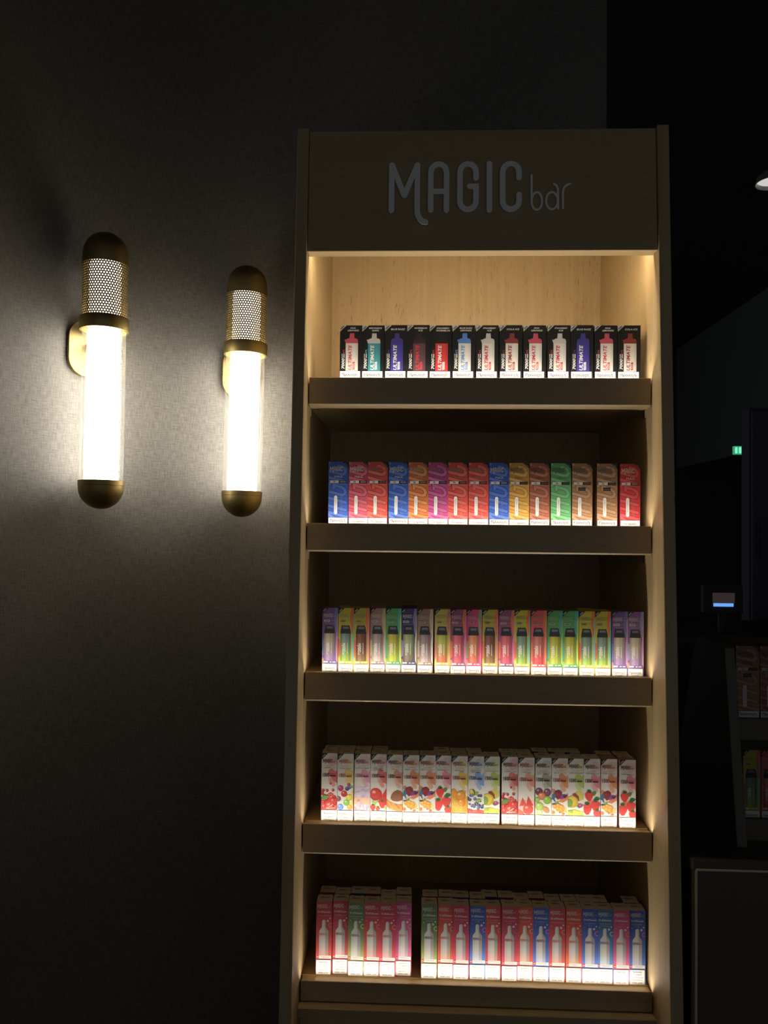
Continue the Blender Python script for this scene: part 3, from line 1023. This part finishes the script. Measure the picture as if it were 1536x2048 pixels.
for n_ in HAZY.node_tree.nodes:
    if n_.type == 'MATH':
        n_.inputs[1].default_value = .45
for n_ in HAZY.node_tree.nodes:
    if n_.type == 'MIX_SHADER' and not n_.inputs[0].is_linked:
        n_.inputs[0].default_value = .055
DIFF = emis('frosted_lamp_tube', (1.0, .925, .83), SCONCE_POWER)
DIFFU = emis('frosted_upper_tube', (1.0, .925, .85), SCONCE_POWER * .19)
K = 1.045
AX = -.0836
def sconce(loc, rz, tilt, label):
    s = empty('wall_sconce', loc, rz)
    s.rotation_euler = (0, tilt, rz)
    tag(s, label, 'wall lamp', 'brass tube sconces on the textile wall')
    R = .0445
    # wall plate: upright stadium with rounded edge
    hw, hh, rc = .043, .058, .036
    zc = .322 * K
    ol = []
    for cx_, cz_, a0 in ((hw - rc, hh - rc, 0), (-hw + rc, hh - rc, 90), (-hw + rc, -hh + rc, 180), (hw - rc, -hh + rc, 270)):
        for k in range(9):
            a_ = math.radians(a0 + 90 * k / 8)
            ol.append((cx_ + rc * math.cos(a_), zc + cz_ + rc * math.sin(a_)))
    pl = prism_poly('wall_plate', ol, 'XZ', -.0215, -.0004, BRASS, s)
    sc_ = lathe('set_screw', [(0, .0022), (.0018, .0020), (.0024, .0008), (.0024, -.001)], STEEL, pl, 12)
    sc_.rotation_euler = (0, -math.pi / 2, 0)
    sc_.location = (-hw - .0002, -.011, zc)
    bm = box_bm(-.009, .009, AX + .03, -.0213, zc - .009, zc + .009, .0015)
    bm_obj('arm', bm, BRASS, s)
    dome = [(R * math.sin(math.radians(a_)), R - R * math.cos(math.radians(a_))) for a_ in range(0, 91, 6)]
    z1 = R
    bc = lathe('bottom_cap', [(max(r, 1e-5), z) for r, z in dome] + [(R, .0545), (R - .003, .0550), (R - .003, .050)], BRASS, s, 56, 0, AX)
    lathe('cap_rim', [(R, .0475), (R + .0006, .0482), (R + .0006, .0575), (R - .004, .0580)], BRASS, bc, 56, 0, AX)
    lathe('glass_tube', [(.0430, .0565), (.0430, .3660)], GLASS, s, 64, 0, AX)
    lathe('acrylic_sleeve', [(.0350, .0590), (.0350, .3660)], HAZY, s, 64, 0, AX)
    lathe('diffuser_tube', [(.0318, .0560), (.0318, .3760)], DIFF, s, 48, 0, AX)
    lathe('shade_diffuser', [(.0310, .3765), (.0310, .5050)], DIFFU, s, 48, 0, AX)
    lathe('diffuser_end', [(1e-5, .0570), (.0385, .0570), (.0385, .0585), (1e-5, .0585)], plain('frosted_disc', (.8, .78, .72), .5), s, 40, 0, AX)
    lathe('collar_ring', [(.0435, .3640), (.0478, .3640), (.0484, .3650), (.0484, .3898), (.0478, .3908), (.0435, .3908), (.0435, .3640)], BRASS, s, 64, 0, AX)
    # perforated shade: staggered round holes in a brass sleeve
    def perf():
        nc, z0, z1_ = 50, .3900, .5010
        pitch = 2 * math.pi / nc
        vstep = pitch * R * math.sqrt(3) / 2
        rows = int((z1_ - z0) / vstep)
        vstep = (z1_ - z0) / rows
        vs, fs = [], []
        hr = pitch * R * .315
        hx = [(0, 1), (.5, .5), (.5, -.5), (0, -1), (-.5, -.5), (-.5, .5)]
        for j in range(rows):
            zc_ = z0 + (j + .5) * vstep
            for i in range(nc):
                th = (i + (.5 if j % 2 else 0)) * pitch
                b0 = len(vs)
                ring_o, ring_i = [], []
                for k in range(12):
                    a_ = math.radians(30 * k)
                    # outer hexagon sampled at 12 points
                    e = k // 2
                    p0 = hx[e]
                    p1 = hx[(e + 1) % 6]
                    q = p0 if k % 2 == 0 else ((p0[0] + p1[0]) / 2, (p0[1] + p1[1]) / 2)
                    du, dv = q[0] * pitch, q[1] * vstep * 2 / 3
                    zz = min(max(zc_ + dv, z0), z1_)
                    vs.append((R * math.cos(th + du), AX + R * math.sin(th + du), zz))
                for k in range(12):
                    ao = math.atan2([hx[k // 2], ((hx[k // 2][0] + hx[(k // 2 + 1) % 6][0]) / 2, (hx[k // 2][1] + hx[(k // 2 + 1) % 6][1]) / 2)][k % 2][1] * vstep * 2 / 3,
                                    [hx[k // 2], ((hx[k // 2][0] + hx[(k // 2 + 1) % 6][0]) / 2, (hx[k // 2][1] + hx[(k // 2 + 1) % 6][1]) / 2)][k % 2][0] * pitch * R)
                    du, dv = hr * math.cos(ao) / R, hr * math.sin(ao)
                    vs.append((R * math.cos(th + du), AX + R * math.sin(th + du), zc_ + dv))
                for k in range(12):
                    du = None
                    x_, y_, z_ = vs[b0 + 12 + k]
                    f_ = (R - .0011) / R
                    vs.append((x_ * f_, AX + (y_ - AX) * f_, z_))
                for k in range(12):
                    k2 = (k + 1) % 12
                    fs.append((b0 + k, b0 + 12 + k, b0 + 12 + k2, b0 + k2))
                    fs.append((b0 + 12 + k, b0 + 24 + k, b0 + 24 + k2, b0 + 12 + k2))
        me = bpy.data.meshes.new('perforated_shade')
        me.from_pydata(vs, [], fs)
        me.materials.append(BRASS)
        return me
    link('perforated_shade', shared(('perf',), perf), s)
    zt = .4995
    H = .5675
    tc_ = lathe('top_cap', [(R - .003, zt + .002), (R - .003, zt), (R + .0004, zt), (R + .0004, H - R)] + [(max(1e-5, R * math.cos(math.radians(a_))), H - R + R * math.sin(math.radians(a_))) for a_ in range(6, 91, 6)], BRASS, s, 56, 0, AX)
    lathe('cap_rim', [(R + .0004, zt - .001), (R + .0012, zt - .0006), (R + .0012, zt + .0125), (R + .0004, zt + .013)], BRASS, tc_, 56, 0, AX)
    return s
def on_wall(deg, ax, ay, z):
    t_ = math.radians(deg)
    nx, ny = math.sin(t_), -math.cos(t_)
    return (ax + AX * nx, ay + AX * ny, z), t_
p_, r_ = on_wall(51.0, -.755, .136, .0796)
sconce(p_, r_, 0.004, 'brass tube sconce with its oval wall plate in plain view')
p_, r_ = on_wall(20.0, -.5034, .304, .0681)
sconce(p_, r_, 0.012, 'brass tube sconce beside the oak cabinet, wall plate hidden')

# ------------------------------------------------------------------ cartons on the shelves
def place_label(keys, i, noun, desc, short=None):
    n = len(keys)
    k = keys[i]
    if keys.count(k) == 1:
        return desc
    if i == 0:
        return '%s at the end of its row beside the %s one' % (noun, keys[1])
    if i == n - 1:
        return '%s at the end of its row beside the %s one' % (noun, keys[n - 2])
    a_, b_ = keys[i - 1], keys[i + 1]
    if a_ == b_:
        return '%s between two %s ones' % (noun, a_)
    return '%s between the %s and %s ones' % (noun, a_, b_)

jr = random.Random(3)
# row 1
R1 = {'pink lemonade': ((206, 78, 100), (226, 222, 210), (206, 74, 84), 1, 'PINK', 'LEMONADE', (206, 60, 80)),
      'kiwi guava': ((206, 204, 196), (64, 150, 156), (236, 236, 228), 1, 'KIWI PASSION', 'GUAVA', (90, 180, 176)),
      'blue razz': ((62, 56, 142), (66, 58, 150), (236, 234, 230), 0, 'BLUE RAZZ', '', (76, 70, 150)),
      'watermelon ice': ((52, 42, 46), (96, 70, 76), (214, 48, 46), 0, 'WATERMELON', 'ICE', (200, 50, 50)),
      'strawberry watermelon': ((34, 32, 32), (206, 44, 42), (240, 236, 228), 0, 'STRAWBERRY', 'WATERMELON', (200, 50, 50)),
      'blue lemonade': ((78, 136, 206), (226, 224, 214), (92, 146, 208), 1, 'BLUE RAZZ', 'LEMONADE', (90, 150, 214)),
      'strawberry ice': ((206, 203, 196), (222, 219, 210), (206, 52, 56), 1, 'STRAWBERRY', 'ICE', (200, 60, 60)),
      'cola ice': ((142, 56, 46), (226, 220, 208), (160, 54, 52), 1, 'COLA ICE', '', (160, 60, 50))}
keys = ['pink lemonade', 'kiwi guava', 'blue razz', 'watermelon ice', 'strawberry watermelon', 'blue lemonade', 'strawberry ice', 'cola ice', 'pink lemonade', 'strawberry ice', 'blue razz', 'pink lemonade', 'cola ice']
D1 = {'kiwi guava': 'black carton picturing a teal bottle with a grey cap', 'watermelon ice': 'black carton picturing a smoky dark bottle with red lettering',
      'strawberry watermelon': 'black carton picturing a red bottle with a black cap', 'blue lemonade': 'black carton picturing a white bottle with a light blue cap'}
X1 = [-259, -217, -174, -132, -90, -47, -3, 41, 85, 130, 173, 217, 260]
w1a = lambda: warning_art(39, 13.6, [(WARN, 6.8, 4.6, 31)], 4)
for i, k in enumerate(keys):
    lab = place_label(keys, i, 'black %s carton' % k, D1.get(k, ''))
    make_carton(1, k, X1[i] / 1000 + .021, LIPY[0] + .0262 + jr.uniform(0, .0016), SHELF_Z[0], .0416, .106 + jr.uniform(-.0008, .0008), .042, (30, 29, 27), (34, 33, 31),
                lambda k=k: art_row1(R1[k]), ('a', w1a, -.0012), lab, 'black cartons on the top shelf', rz=jr.uniform(-.008, .008))
# row 2
R2 = {'blue': ((48, 92, 188), 'BLUE RAZZ', (196, 192, 184)), 'pink': ((206, 76, 98), 'PINK LEMONADE', (206, 196, 188)), 'coral': ((214, 70, 58), 'STRAWBERRY', (150, 112, 100)),
      'orange': ((206, 112, 46), 'PEACH ICE', (176, 150, 120)), 'magenta': ((186, 66, 130), 'MIXED BERRIES', (150, 104, 120)), 'yellow': ((206, 150, 48), 'MANGO', (96, 84, 56)),
      'brown': ((168, 92, 62), 'CREAM TOBACCO', (84, 62, 50)), 'green': ((96, 176, 104), 'MINT', (62, 82, 62)), 'tan': ((176, 126, 82), 'HAZELNUT', (96, 80, 62)), 'red': ((204, 42, 48), 'LUSH ICE', (214, 200, 176))}
keys = ['blue', 'pink', 'coral', 'blue', 'orange', 'magenta', 'coral', 'coral', 'blue', 'yellow', 'brown', 'green', 'tan', 'tan', 'red']
X2 = [-277, -239, -203, -164, -127, -90, -53, -15, 23, 60, 98, 137, 176, 222, 264]
Wt = [0, 1, 1, 0, 1, 1, 1, 1, 0, 1, 0, 0, 0, 0, 1]
w2a = lambda: warning_art(36, 10.4, [(WARN, 5.4, 4.0, 30)], 4)
w2b = lambda: warning_art(36, 10.4, [(WARN2, 3.8, 2.9, 24)], 4)
for i, k in enumerate(keys):
    lab = place_label(keys, i, 'wide %s carton' % k, 'wide %s carton printed with giant tone-on-tone letters' % k)
    p = R2[k]
    make_carton(2, k, X2[i] / 1000 + .0185, LIPY[1] + .0262 + jr.uniform(0, .0016), SHELF_Z[1], .0368, .1175 + jr.uniform(-.0008, .0008), .030, mixc(p[0], (0, 0, 0), .12), mixc(p[0], (0, 0, 0), .1),
                lambda p=p: art_row2(p), ('ab'[Wt[i]], (w2a, w2b)[Wt[i]], 0), lab, 'bright wide cartons on the second shelf', rz=(0.0 if i != 13 else -.03) + jr.uniform(-.006, .006))
# row 3
CRM = (206, 196, 176)
R3 = {'purple': ((116, 84, 150), (112, 122, 168), (206, 150, 176), (190, 176, 152), (150, 116, 176), CRM), 'yellow': ((190, 178, 54), (218, 106, 58), (112, 190, 182), (120, 144, 124), (150, 186, 66), (150, 146, 90)),
      'olive': ((176, 164, 60), (214, 110, 66), (222, 130, 142), (120, 70, 58), (140, 108, 66), (150, 140, 92)), 'mauve': ((158, 124, 122), (190, 180, 112), (206, 186, 150), (158, 140, 136), (196, 186, 178), (196, 184, 166)),
      'green': ((84, 158, 92), (86, 172, 160), (206, 206, 84), (178, 176, 56), (176, 190, 62), (150, 178, 130)), 'navy': ((70, 62, 112), (146, 136, 184), (214, 206, 178), (152, 164, 116), (108, 92, 84), CRM),
      'taupe': ((150, 118, 104), (196, 176, 150), (212, 200, 176), (150, 128, 130), (180, 166, 160), (180, 164, 140)), 'straw': ((190, 174, 84), (206, 122, 124), (224, 176, 120), (180, 182, 76), (198, 88, 76), (170, 156, 106)),
      'plum': ((142, 76, 112), (214, 112, 74), (212, 120, 160), (206, 92, 104), (196, 72, 92), (196, 170, 160)), 'magenta': ((200, 66, 122), (132, 160, 112), (214, 96, 130), (206, 130, 84), (198, 92, 72), (206, 160, 150)),
      'coral': ((208, 82, 84), (206, 116, 70), (222, 140, 96), (200, 110, 100), (206, 56, 58), (196, 140, 130)), 'lilac': ((134, 96, 160), (150, 160, 200), (214, 160, 190), (198, 184, 160), (160, 130, 186), CRM)}
keys = ['purple', 'yellow', 'olive', 'mauve', 'green', 'navy', 'taupe', 'straw', 'plum', 'magenta', 'olive', 'plum', 'yellow', 'coral', 'green', 'green', 'yellow', 'yellow', 'purple', 'lilac']
X3 = [-285, -255, -226, -196, -167, -138, -108, -76, -47, -18, 12, 42, 71, 101, 131, 159, 189, 218, 249, 278]
w3a = lambda: warning_art(27.4, 14, [(WARN, 6.2, 3.2, 21), (WARN2, 0.9, 1.6, 15)], 4)
for i, k in enumerate(keys):
    lab = place_label(keys, i, 'slim %s pod carton' % k, 'slim %s carton picturing a pod with a black mouthpiece' % k)
    p = R3[k]
    side = mixc(p[2], p[0], .3)
    make_carton(3, k, X3[i] / 1000 + .0145, LIPY[2] + .0262 + jr.uniform(0, .003), SHELF_Z[2], .0287, .117 + jr.uniform(-.001, .001), .029, side, mixc(p[0], (255, 255, 255), .06),
                lambda p=p: art_row3(p), ('a', w3a, -.0005), lab, 'slim pod cartons on the third shelf', tilt={3: .22, 5: .12, 6: .10, 1: .06, 16: .12, 17: .06}.get(i, jr.uniform(0, .04)), rz=jr.uniform(-.008, .008))
# row 4
CRT = (246, 234, 208)
R4 = {'cherry ice': ('cherry ice', 'CHERRY ICE', '', (214, 96, 88), (70, 24, 34)), 'bubble gum': ('bubble gum', 'BUBBLE GUM', '', (228, 196, 100), (186, 84, 50)),
      'cotton candy': ('cotton candy', 'COTTON CANDY', '', (222, 150, 176), (150, 62, 96)), 'strawberry watermelon': ('strawberry watermelon', 'STRAWBERRY', 'WATERMELON', (220, 96, 90), (96, 30, 34)),
      'tobacco': ('tobacco', 'TOBACCO', '', (214, 140, 106), (92, 48, 38)), 'fruit punch': ('fruit punch', 'FRUIT PUNCH', '', (218, 128, 74), (140, 52, 38)),
      'strawberry ice': ('strawberry ice', 'STRAWBERRY ICE', '', (222, 124, 132), (84, 26, 40)), 'mango ice': ('mango ice', 'MANGO ICE', '', (218, 184, 62), (150, 62, 36)),
      'blue razz': ('blue razz lemonade', 'BLUE RAZZ', 'LEMONADE', (112, 162, 218), (40, 62, 108)), 'green lemonade': ('green lemonade', 'PINK LEMONADE', '', (170, 196, 80), (70, 84, 46)),
      'lush ice': ('lush ice', 'LUSH ICE', '', (226, 146, 122), (150, 48, 44)), 'kiwi guava': ('kiwi passion guava', 'KIWI PASSION', 'FRUIT GUAVA', (150, 158, 124), (32, 32, 30))}
P4 = {'cherry ice': 'cherries', 'fruit punch': 'mixed fruit', 'strawberry ice': 'strawberries', 'green lemonade': 'a green-yellow lemon'}
D4 = {'bubble gum': 'white carton picturing coloured gumballs', 'cotton candy': 'white carton picturing pastel pink and lilac candy', 'strawberry watermelon': 'white carton picturing a red watermelon ball and strawberries',
      'tobacco': 'white carton picturing brown shredded tobacco leaf', 'mango ice': 'white carton picturing yellow mango splashing in juice', 'blue razz': 'white carton with blue splash, picturing dark berries',
      'lush ice': 'white carton picturing a red watermelon wedge', 'kiwi guava': 'white carton picturing green kiwis and purple passion fruit'}
K4 = keys4 = ['cherry ice', 'bubble gum', 'cotton candy', 'strawberry watermelon', 'tobacco', 'fruit punch', 'fruit punch', 'strawberry ice', 'mango ice', 'blue razz', 'green lemonade', 'cherry ice', 'lush ice', 'kiwi guava', 'fruit punch', 'green lemonade', 'strawberry ice', 'fruit punch', 'strawberry ice']
X4 = [-283, -253, -222, -192, -162, -132, -102, -73, -43, -13, 16, 49, 79, 110, 140, 169, 198, 229, 262]
SIDE4 = [(206, 120, 120), (200, 190, 170), (220, 190, 200), (190, 80, 80), (190, 170, 150), (180, 60, 60)]
w4a = lambda: warning_art(28.4, 19, [(WARN, 13.2, 3.0, 22.5), (WARN2, 6.6, 2.3, 17.5), (WARN3, 1.4, 1.6, 20)], 4)
ys4 = []
for i, k in enumerate(keys4):
    lab = place_label(keys4, i, 'white %s carton' % k, D4.get(k, ''))
    p = R4[k]
    y = LIPY[3] + .0262 + jr.uniform(0, .003)
    ys4.append(y)
    make_carton(4, k, X4[i] / 1000 + .01475, y, SHELF_Z[3], .0291, .122 + jr.uniform(-.0008, .0008), .026, mixc(p[3], (200, 190, 180), .45), CRT,
                lambda p=p: art_row4(p), ('a', w4a, -.0003), lab, 'white fruit cartons on the fourth shelf', topink=p[4], tilt=jr.uniform(0, .05), rz=jr.uniform(-.008, .008))
def short_ctx(keys, i, white=False):
    n = len(keys)
    if keys.count(keys[i]) == 1:
        return 'the %s carton of the %s shelf' % (keys[i], 'fourth' if keys is keys4 else 'fifth')
    if i == 0:
        return 'the end %s carton beside %s' % (keys[0], keys[1])
    if i == n - 1:
        return 'the end %s carton beside %s' % (keys[-1], keys[-2])
    return 'the %s carton between %s and %s' % (keys[i], keys[i - 1], keys[i + 1])
for i in (0, 1, 2, 3, 7, 8, 9, 11, 12, 13, 14, 15, 17, 18):
    dx = {0: .004, 1: .002, 2: 0, 3: .003, 7: -.005, 8: -.003, 9: -.004, 11: -.004, 12: -.005, 13: 0, 14: .003, 15: .003, 17: -.004, 18: -.005}[i]
    p = R4[keys4[i]]
    make_carton(4, keys4[i], X4[i] / 1000 + .01475 + dx * .4, ys4[i] + .0275 + (0.012 if i in (13, 14, 15) else 0), SHELF_Z[3], .0291, .122, .026, mixc(p[3], (200, 190, 180), .45), CRT,
                lambda p=p: art_row4(p), ('a', w4a, -.0003), 'second-row carton hidden behind ' + short_ctx(keys4, i), 'white fruit cartons on the fourth shelf', topink=p[4], tilt=jr.uniform(0, .04), rz=jr.uniform(-.01, .01))
# row 5
RED, RED2 = (178, 44, 54), (214, 62, 62)
R5 = {'apple peach': ((176, 48, 58), (222, 74, 64), (206, 70, 54), 'APPLE PEACH', '', (206, 120, 110), (236, 120, 96)), 'cherry ice': ((172, 40, 54), (216, 62, 66), (84, 30, 48), 'CHERRY ICE', '', (146, 130, 92), (236, 150, 160)),
      'green': ((86, 112, 76), (168, 178, 92), (84, 70, 70), 'KIWI PASSION', 'GUAVA', (196, 214, 90), (214, 210, 196)), 'lush ice': ((176, 36, 62), (226, 56, 84), (206, 66, 46), 'LUSH ICE', '', (226, 140, 70), (240, 140, 140)),
      'pink lemonade': ((182, 58, 120), (226, 100, 150), (204, 108, 110), 'PINK', 'LEMONADE', (176, 160, 70), (240, 170, 200)), 'peach ice': ((190, 60, 40), (230, 92, 50), (206, 60, 46), 'PEACH ICE', '', (176, 160, 150), (240, 140, 90)),
      'strawberry ice': ((178, 36, 76), (222, 58, 96), (206, 60, 60), 'STRAWBERRY', 'ICE', (140, 90, 140), (236, 130, 140)), 'blue': ((38, 76, 162), (84, 128, 220), (50, 48, 110), 'BLUEBERRY', 'ICE', (214, 100, 190), (190, 200, 240)),
      'strawberry watermelon': ((182, 46, 44), (222, 66, 64), (150, 44, 50), 'STRAWBERRY', 'WATERMELON', (150, 150, 110), (240, 120, 120)), 'mango ice': ((196, 58, 42), (230, 84, 56), (206, 90, 60), 'MANGO ICE', '', (200, 160, 150), (244, 140, 100)),
      'teal-blue': ((36, 98, 150), (84, 142, 216), (50, 84, 150), 'BLUE RAZZ', 'LEMONADE', (176, 200, 130), (190, 214, 236))}
keys5 = ['apple peach', 'cherry ice', 'green', 'apple peach', 'lush ice', 'pink lemonade', 'green', 'peach ice', 'strawberry ice', 'blue', 'strawberry watermelon', 'strawberry ice', 'mango ice', 'blue', 'apple peach', 'peach ice', 'blue', 'teal-blue', 'pink lemonade', 'blue']
X5 = [-289, -259, -230, -201, -172, -143, -96, -66, -38, -8, 20, 50, 78, 107, 136, 166, 195, 222, 251, 280]
D5 = {'cherry ice': 'slim cherry ice red carton picturing a grey bottle', 'lush ice': 'slim lush ice crimson carton picturing a grey bottle', 'strawberry watermelon': 'slim strawberry watermelon red carton picturing a grey bottle',
      'mango ice': 'slim mango ice orange-red carton picturing a grey bottle', 'teal-blue': 'slim teal-blue carton picturing a grey bottle'}
w5a = lambda: warning_art(27.6, 26.4, [(WARN, 22.4, 2.3, 17), (WARN2, 17.8, 2.3, 16.5), (WARN3, 13.0, 2.3, 22), (WARN4, 8.2, 2.1, 18), (WARN5, 3.4, 2.1, 18)], 4)
ys5 = []
for i, k in enumerate(keys5):
    lab = place_label(keys5, i, 'slim %s bottle carton' % k, D5.get(k, ''))
    p = R5[k]
    y = LIPY[4] + .0262 + (.004 if i in (1, 5) else 0) + jr.uniform(0, .002)
    ys5.append(y)
    make_carton(5, k, X5[i] / 1000 + .0145, y, SHELF_Z[4], .0286, .131 + jr.uniform(-.0008, .0008), .027, p[1], CRT,
                lambda p=p: art_row5(p), ('a', w5a, -.0005), lab, 'slim bottle cartons on the fifth shelf', topink=mixc(p[2], (120, 60, 50), .3), tilt=jr.uniform(0, .04), rz=jr.uniform(-.008, .008))
for i in range(20):
    if i == 19 - 1:
        continue
    p = R5[keys5[(i * 7 + 3) % 20]] if i not in (0, 3) else R5['apple peach']
    kk = keys5[(i * 7 + 3) % 20] if i not in (0, 3) else 'apple peach'
    dx = {0: .002, 1: .001, 2: .001, 3: 0, 4: 0, 5: 0}.get(i, -.003 if i > 9 else .002)
    make_carton(5, kk, X5[i] / 1000 + .0145 + dx, ys5[i] + .0285 + jr.choice([0, 0, .004, .008]), SHELF_Z[4], .0286, .131, .027, p[1], CRT,
                lambda p=p: art_row5(p), ('a', w5a, -.0005), 'second-row carton hidden behind ' + short_ctx(keys5, i), 'slim bottle cartons on the fifth shelf', topink=mixc(p[2], (120, 60, 50), .3), tilt=jr.uniform(0, .05), rz=jr.uniform(-.01, .01))

# ------------------------------------------------------------------ counter and small display beside the cabinet
ctr = empty('service_counter', (.62, .1, FLOOR_Z))
tag(ctr, 'dark counter with a glint painted along its chamfered edges beside the oak cabinet', 'counter')
CI = lambda o: under(o, ctr)
CXL, CYF, CZT = .349, -.099, -.497
CI(box('body', CXL + .012, 1.25, CYF + .004, .42, FLOOR_Z, CZT - .02, TANP, None, .001))
CI(box('countertop', CXL, 1.26, CYF - .004, .43, CZT - .0195, CZT, TANP, None, .003))
EDGE = plain('edge_glint_paint', (.72, .64, .42), .3)  # light reflecting off the counter's chamfers, painted as a pale tone
CI(box('edge_glint', CXL + .0075, CXL + .0118, CYF + .001, CYF + .02, FLOOR_Z, CZT - .02, EDGE, None, .0012))
CI(box('edge_glint', CXL + .006, 1.255, CYF - .0062, CYF - .0042, CZT - .0185, CZT - .0150, EDGE, None, .0006))
disp = empty('counter_display', (.6, .1, CZT))
tag(disp, 'small sloped two-tier counter display standing on the dark counter', 'display stand')
DI = lambda o: under(o, disp)
DX0, DX1 = .444, .95
zb_ = CZT + .0005
sidep = [(-.052, zb_), (.003, -.163), (.012, -.157), (.125, -.157), (.142, -.166), (.157, -.19), (.235, -.40), (.24, zb_)]
for x0 in (DX0, DX1 - .018):
    DI(prism_x('side_panel', sidep, x0, x0 + .018, TANP, None, .0008))
DI(prism_x('back_panel', [(.125, -.16), (.137, -.16), (.232, zb_), (.22, zb_)], DX0 + .018, DX1 - .018, TANP))
for (yf, zs) in ((.006, -.2915), (-.024, -.458)):
    sh = DI(prism_x('shelf', [(yf, zs), (.19 if zs > -.4 else .21, zs), (.19 if zs > -.4 else .21, zs - .012), (yf, zs - .012)], DX0 + .0182, DX1 - .0182, TANP))
    lp = prism_x('front_lip', [(yf - .0085, zs - .0345), (yf - .0005, zs - .0345), (yf - .0005, zs + .004), (yf - .0085, zs + .004)], DX0 + .0182, DX1 - .0182, TANP, None, .0008)
    lp.parent = sh
DI(prism_x('base_board', [(-.049, zb_), (-.035, -.4945), (-.03, -.4935), (-.034, zb_)][:3], DX0 + .0182, DX1 - .0182, TANP))
w6 = [('tan', 'brown'), ('olive', 'plum')]
for r_i, (ks, yy, zz, sc6, wd) in enumerate(((['tan', 'brown', 'tan'], .008, -.2909, 1.12, .0425), (['yellow', 'coral', 'navy'], -.022, -.4572, 1.02, .0310))):
    for j, k in enumerate(ks):
        x = DX0 + .022 + wd * (j + .5)
        lab = {0: ['tan wide carton in the dim counter display, against its side panel', 'brown wide carton between two tan ones in the dim counter display', 'tan wide carton in the dim counter display, right of the brown one'],
               1: ['yellow pod carton on the lower tier of the dim counter display', 'coral pod carton on the lower tier of the dim counter display', 'navy pod carton on the lower tier of the dim counter display']}[r_i][j]
        if r_i == 0:
            p = R2[k]
            rt_ = make_carton(2, k, x, yy, zz, .0368, .1175, .030, mixc(p[0], (0, 0, 0), .12), mixc(p[0], (0, 0, 0), .1), lambda p=p: art_row2(p), ('a', w2a, 0), lab, 'cartons in the counter display')
        else:
            p = R3[k]
            rt_ = make_carton(3, k, x, yy, zz, .0287, .117, .029, mixc(p[2], p[0], .3), mixc(p[0], (255, 255, 255), .06), lambda p=p: art_row3(p), ('a', w3a, -.0005), lab, 'cartons in the counter display')
        rt_.scale = (sc6, sc6, sc6)

# ------------------------------------------------------------------ the unlit room beyond
bulk = box('trim_1', 2.37, 2.8, 3.6, 5.99, .64, CEIL_Z - .001, plain('grey_bulkhead_paint', (.10, .11, .10), .6), None, .004)
tag(bulk, 'dark bulkhead dropping from the ceiling above the exit sign', None, None, 'structure')
ex = empty('exit_sign', (2.29, 4.3, .60))
tag(ex, 'small green lit exit sign on the bulkhead of the dark room', 'sign')
GREEN = emis('exit_sign_green', (.05, .85, .42), .32)
o = box('housing', 2.310, 2.365, 4.29, 4.33, .612, .675, DARKP, None, .002); under(o, ex)
o = box('lit_panel', 2.215, 2.309, 4.295, 4.325, .612, .672, GREEN, None, .001); under(o, ex)
o = box('bracket', 2.220, 2.369, 4.30, 4.32, .6755, .685, DARKP, None, .001); under(o, ex)
for q in range(3):
    oo = box('pictogram', 2.222 + q * .028, 2.238 + q * .028, 4.2925, 4.2948, .620, .664, emis('exit_sign_bright', (.25, 1.0, .62), .9), None, 0); under(oo, ex)
mo = empty('monitor', (1.31, 2.2, -.42))
tag(mo, 'monitor with a bright blue bar on its screen in the dark room', 'monitor')
o = box('casing', 1.22, 1.40, 2.203, 2.235, -.33, -.20, DARKP, None, .003); under(o, mo)
o = box('screen_bar', 1.266, 1.356, 2.199, 2.2025, -.298, -.283, emis('screen_blue', (.16, .42, 1.0), .9), None, 0); under(o, mo)
o = box('screen_panel', 1.262, 1.362, 2.1995, 2.2025, -.281, -.235, emis('screen_red', (.35, .05, .02), .035), None, 0); under(o, mo)
o = box('stand', 1.295, 1.325, 2.21, 2.23, -.42, -.3305, DARKP, None, .002); under(o, mo)
tb = empty('till_table', (1.5, 2.4, FLOOR_Z))
tag(tb, 'dark table carrying the monitor in the unlit room', 'table')
o = box('tabletop', 1.0, 2.0, 2.05, 2.75, -.45, -.4202, DARKP, None, .003); under(o, tb)
for lx in (1.03, 1.93):
    for ly_ in (2.08, 2.68):
        o = box('leg', lx, lx + .04, ly_, ly_ + .04, FLOOR_Z, -.4502, DARKP, None, .002); under(o, tb)
cab2 = empty('tall_cabinet', (2.0, 3.2, FLOOR_Z))
tag(cab2, 'tall dark violet cabinet in the unlit room', 'cabinet')
VIO = plain('dark_violet_laminate', (.055, .05, .10), .5)
o = box('body', 1.775, 2.3, 3.02, 3.12, FLOOR_Z, .75, VIO, None, .004); under(o, cab2)
o = box('door', 1.785, 2.29, 3.0, 3.0195, FLOOR_Z + .08, .735, VIO, None, .003); under(o, cab2)
o = box('handle', 1.81, 1.825, 2.985, 2.9998, -.1, .1, DARKP, None, .002); under(o, cab2)
sp = empty('ceiling_spot', (1.66, 2.6, 1.8))
sp.location = (1.575, 2.28, CEIL_Z)
tag(sp, 'small round ceiling spotlight glowing dimly above the dark room', 'ceiling lamp')
lathe('housing', [(.02, 0.0), (.022, -.012), (.05, -.022), (.074, -.045), (.082, -.078), (.078, -.078), (.07, -.05)], plain('grey_spot_metal', (.4, .4, .4), .35, .6), sp, 40)
lathe('lens', [(1e-5, -.060), (.072, -.060), (.072, -.056), (1e-5, -.056)], emis('spot_lens', (1.0, .96, .9), .6), sp, 40)

bpy.data.objects.remove(_fobj)
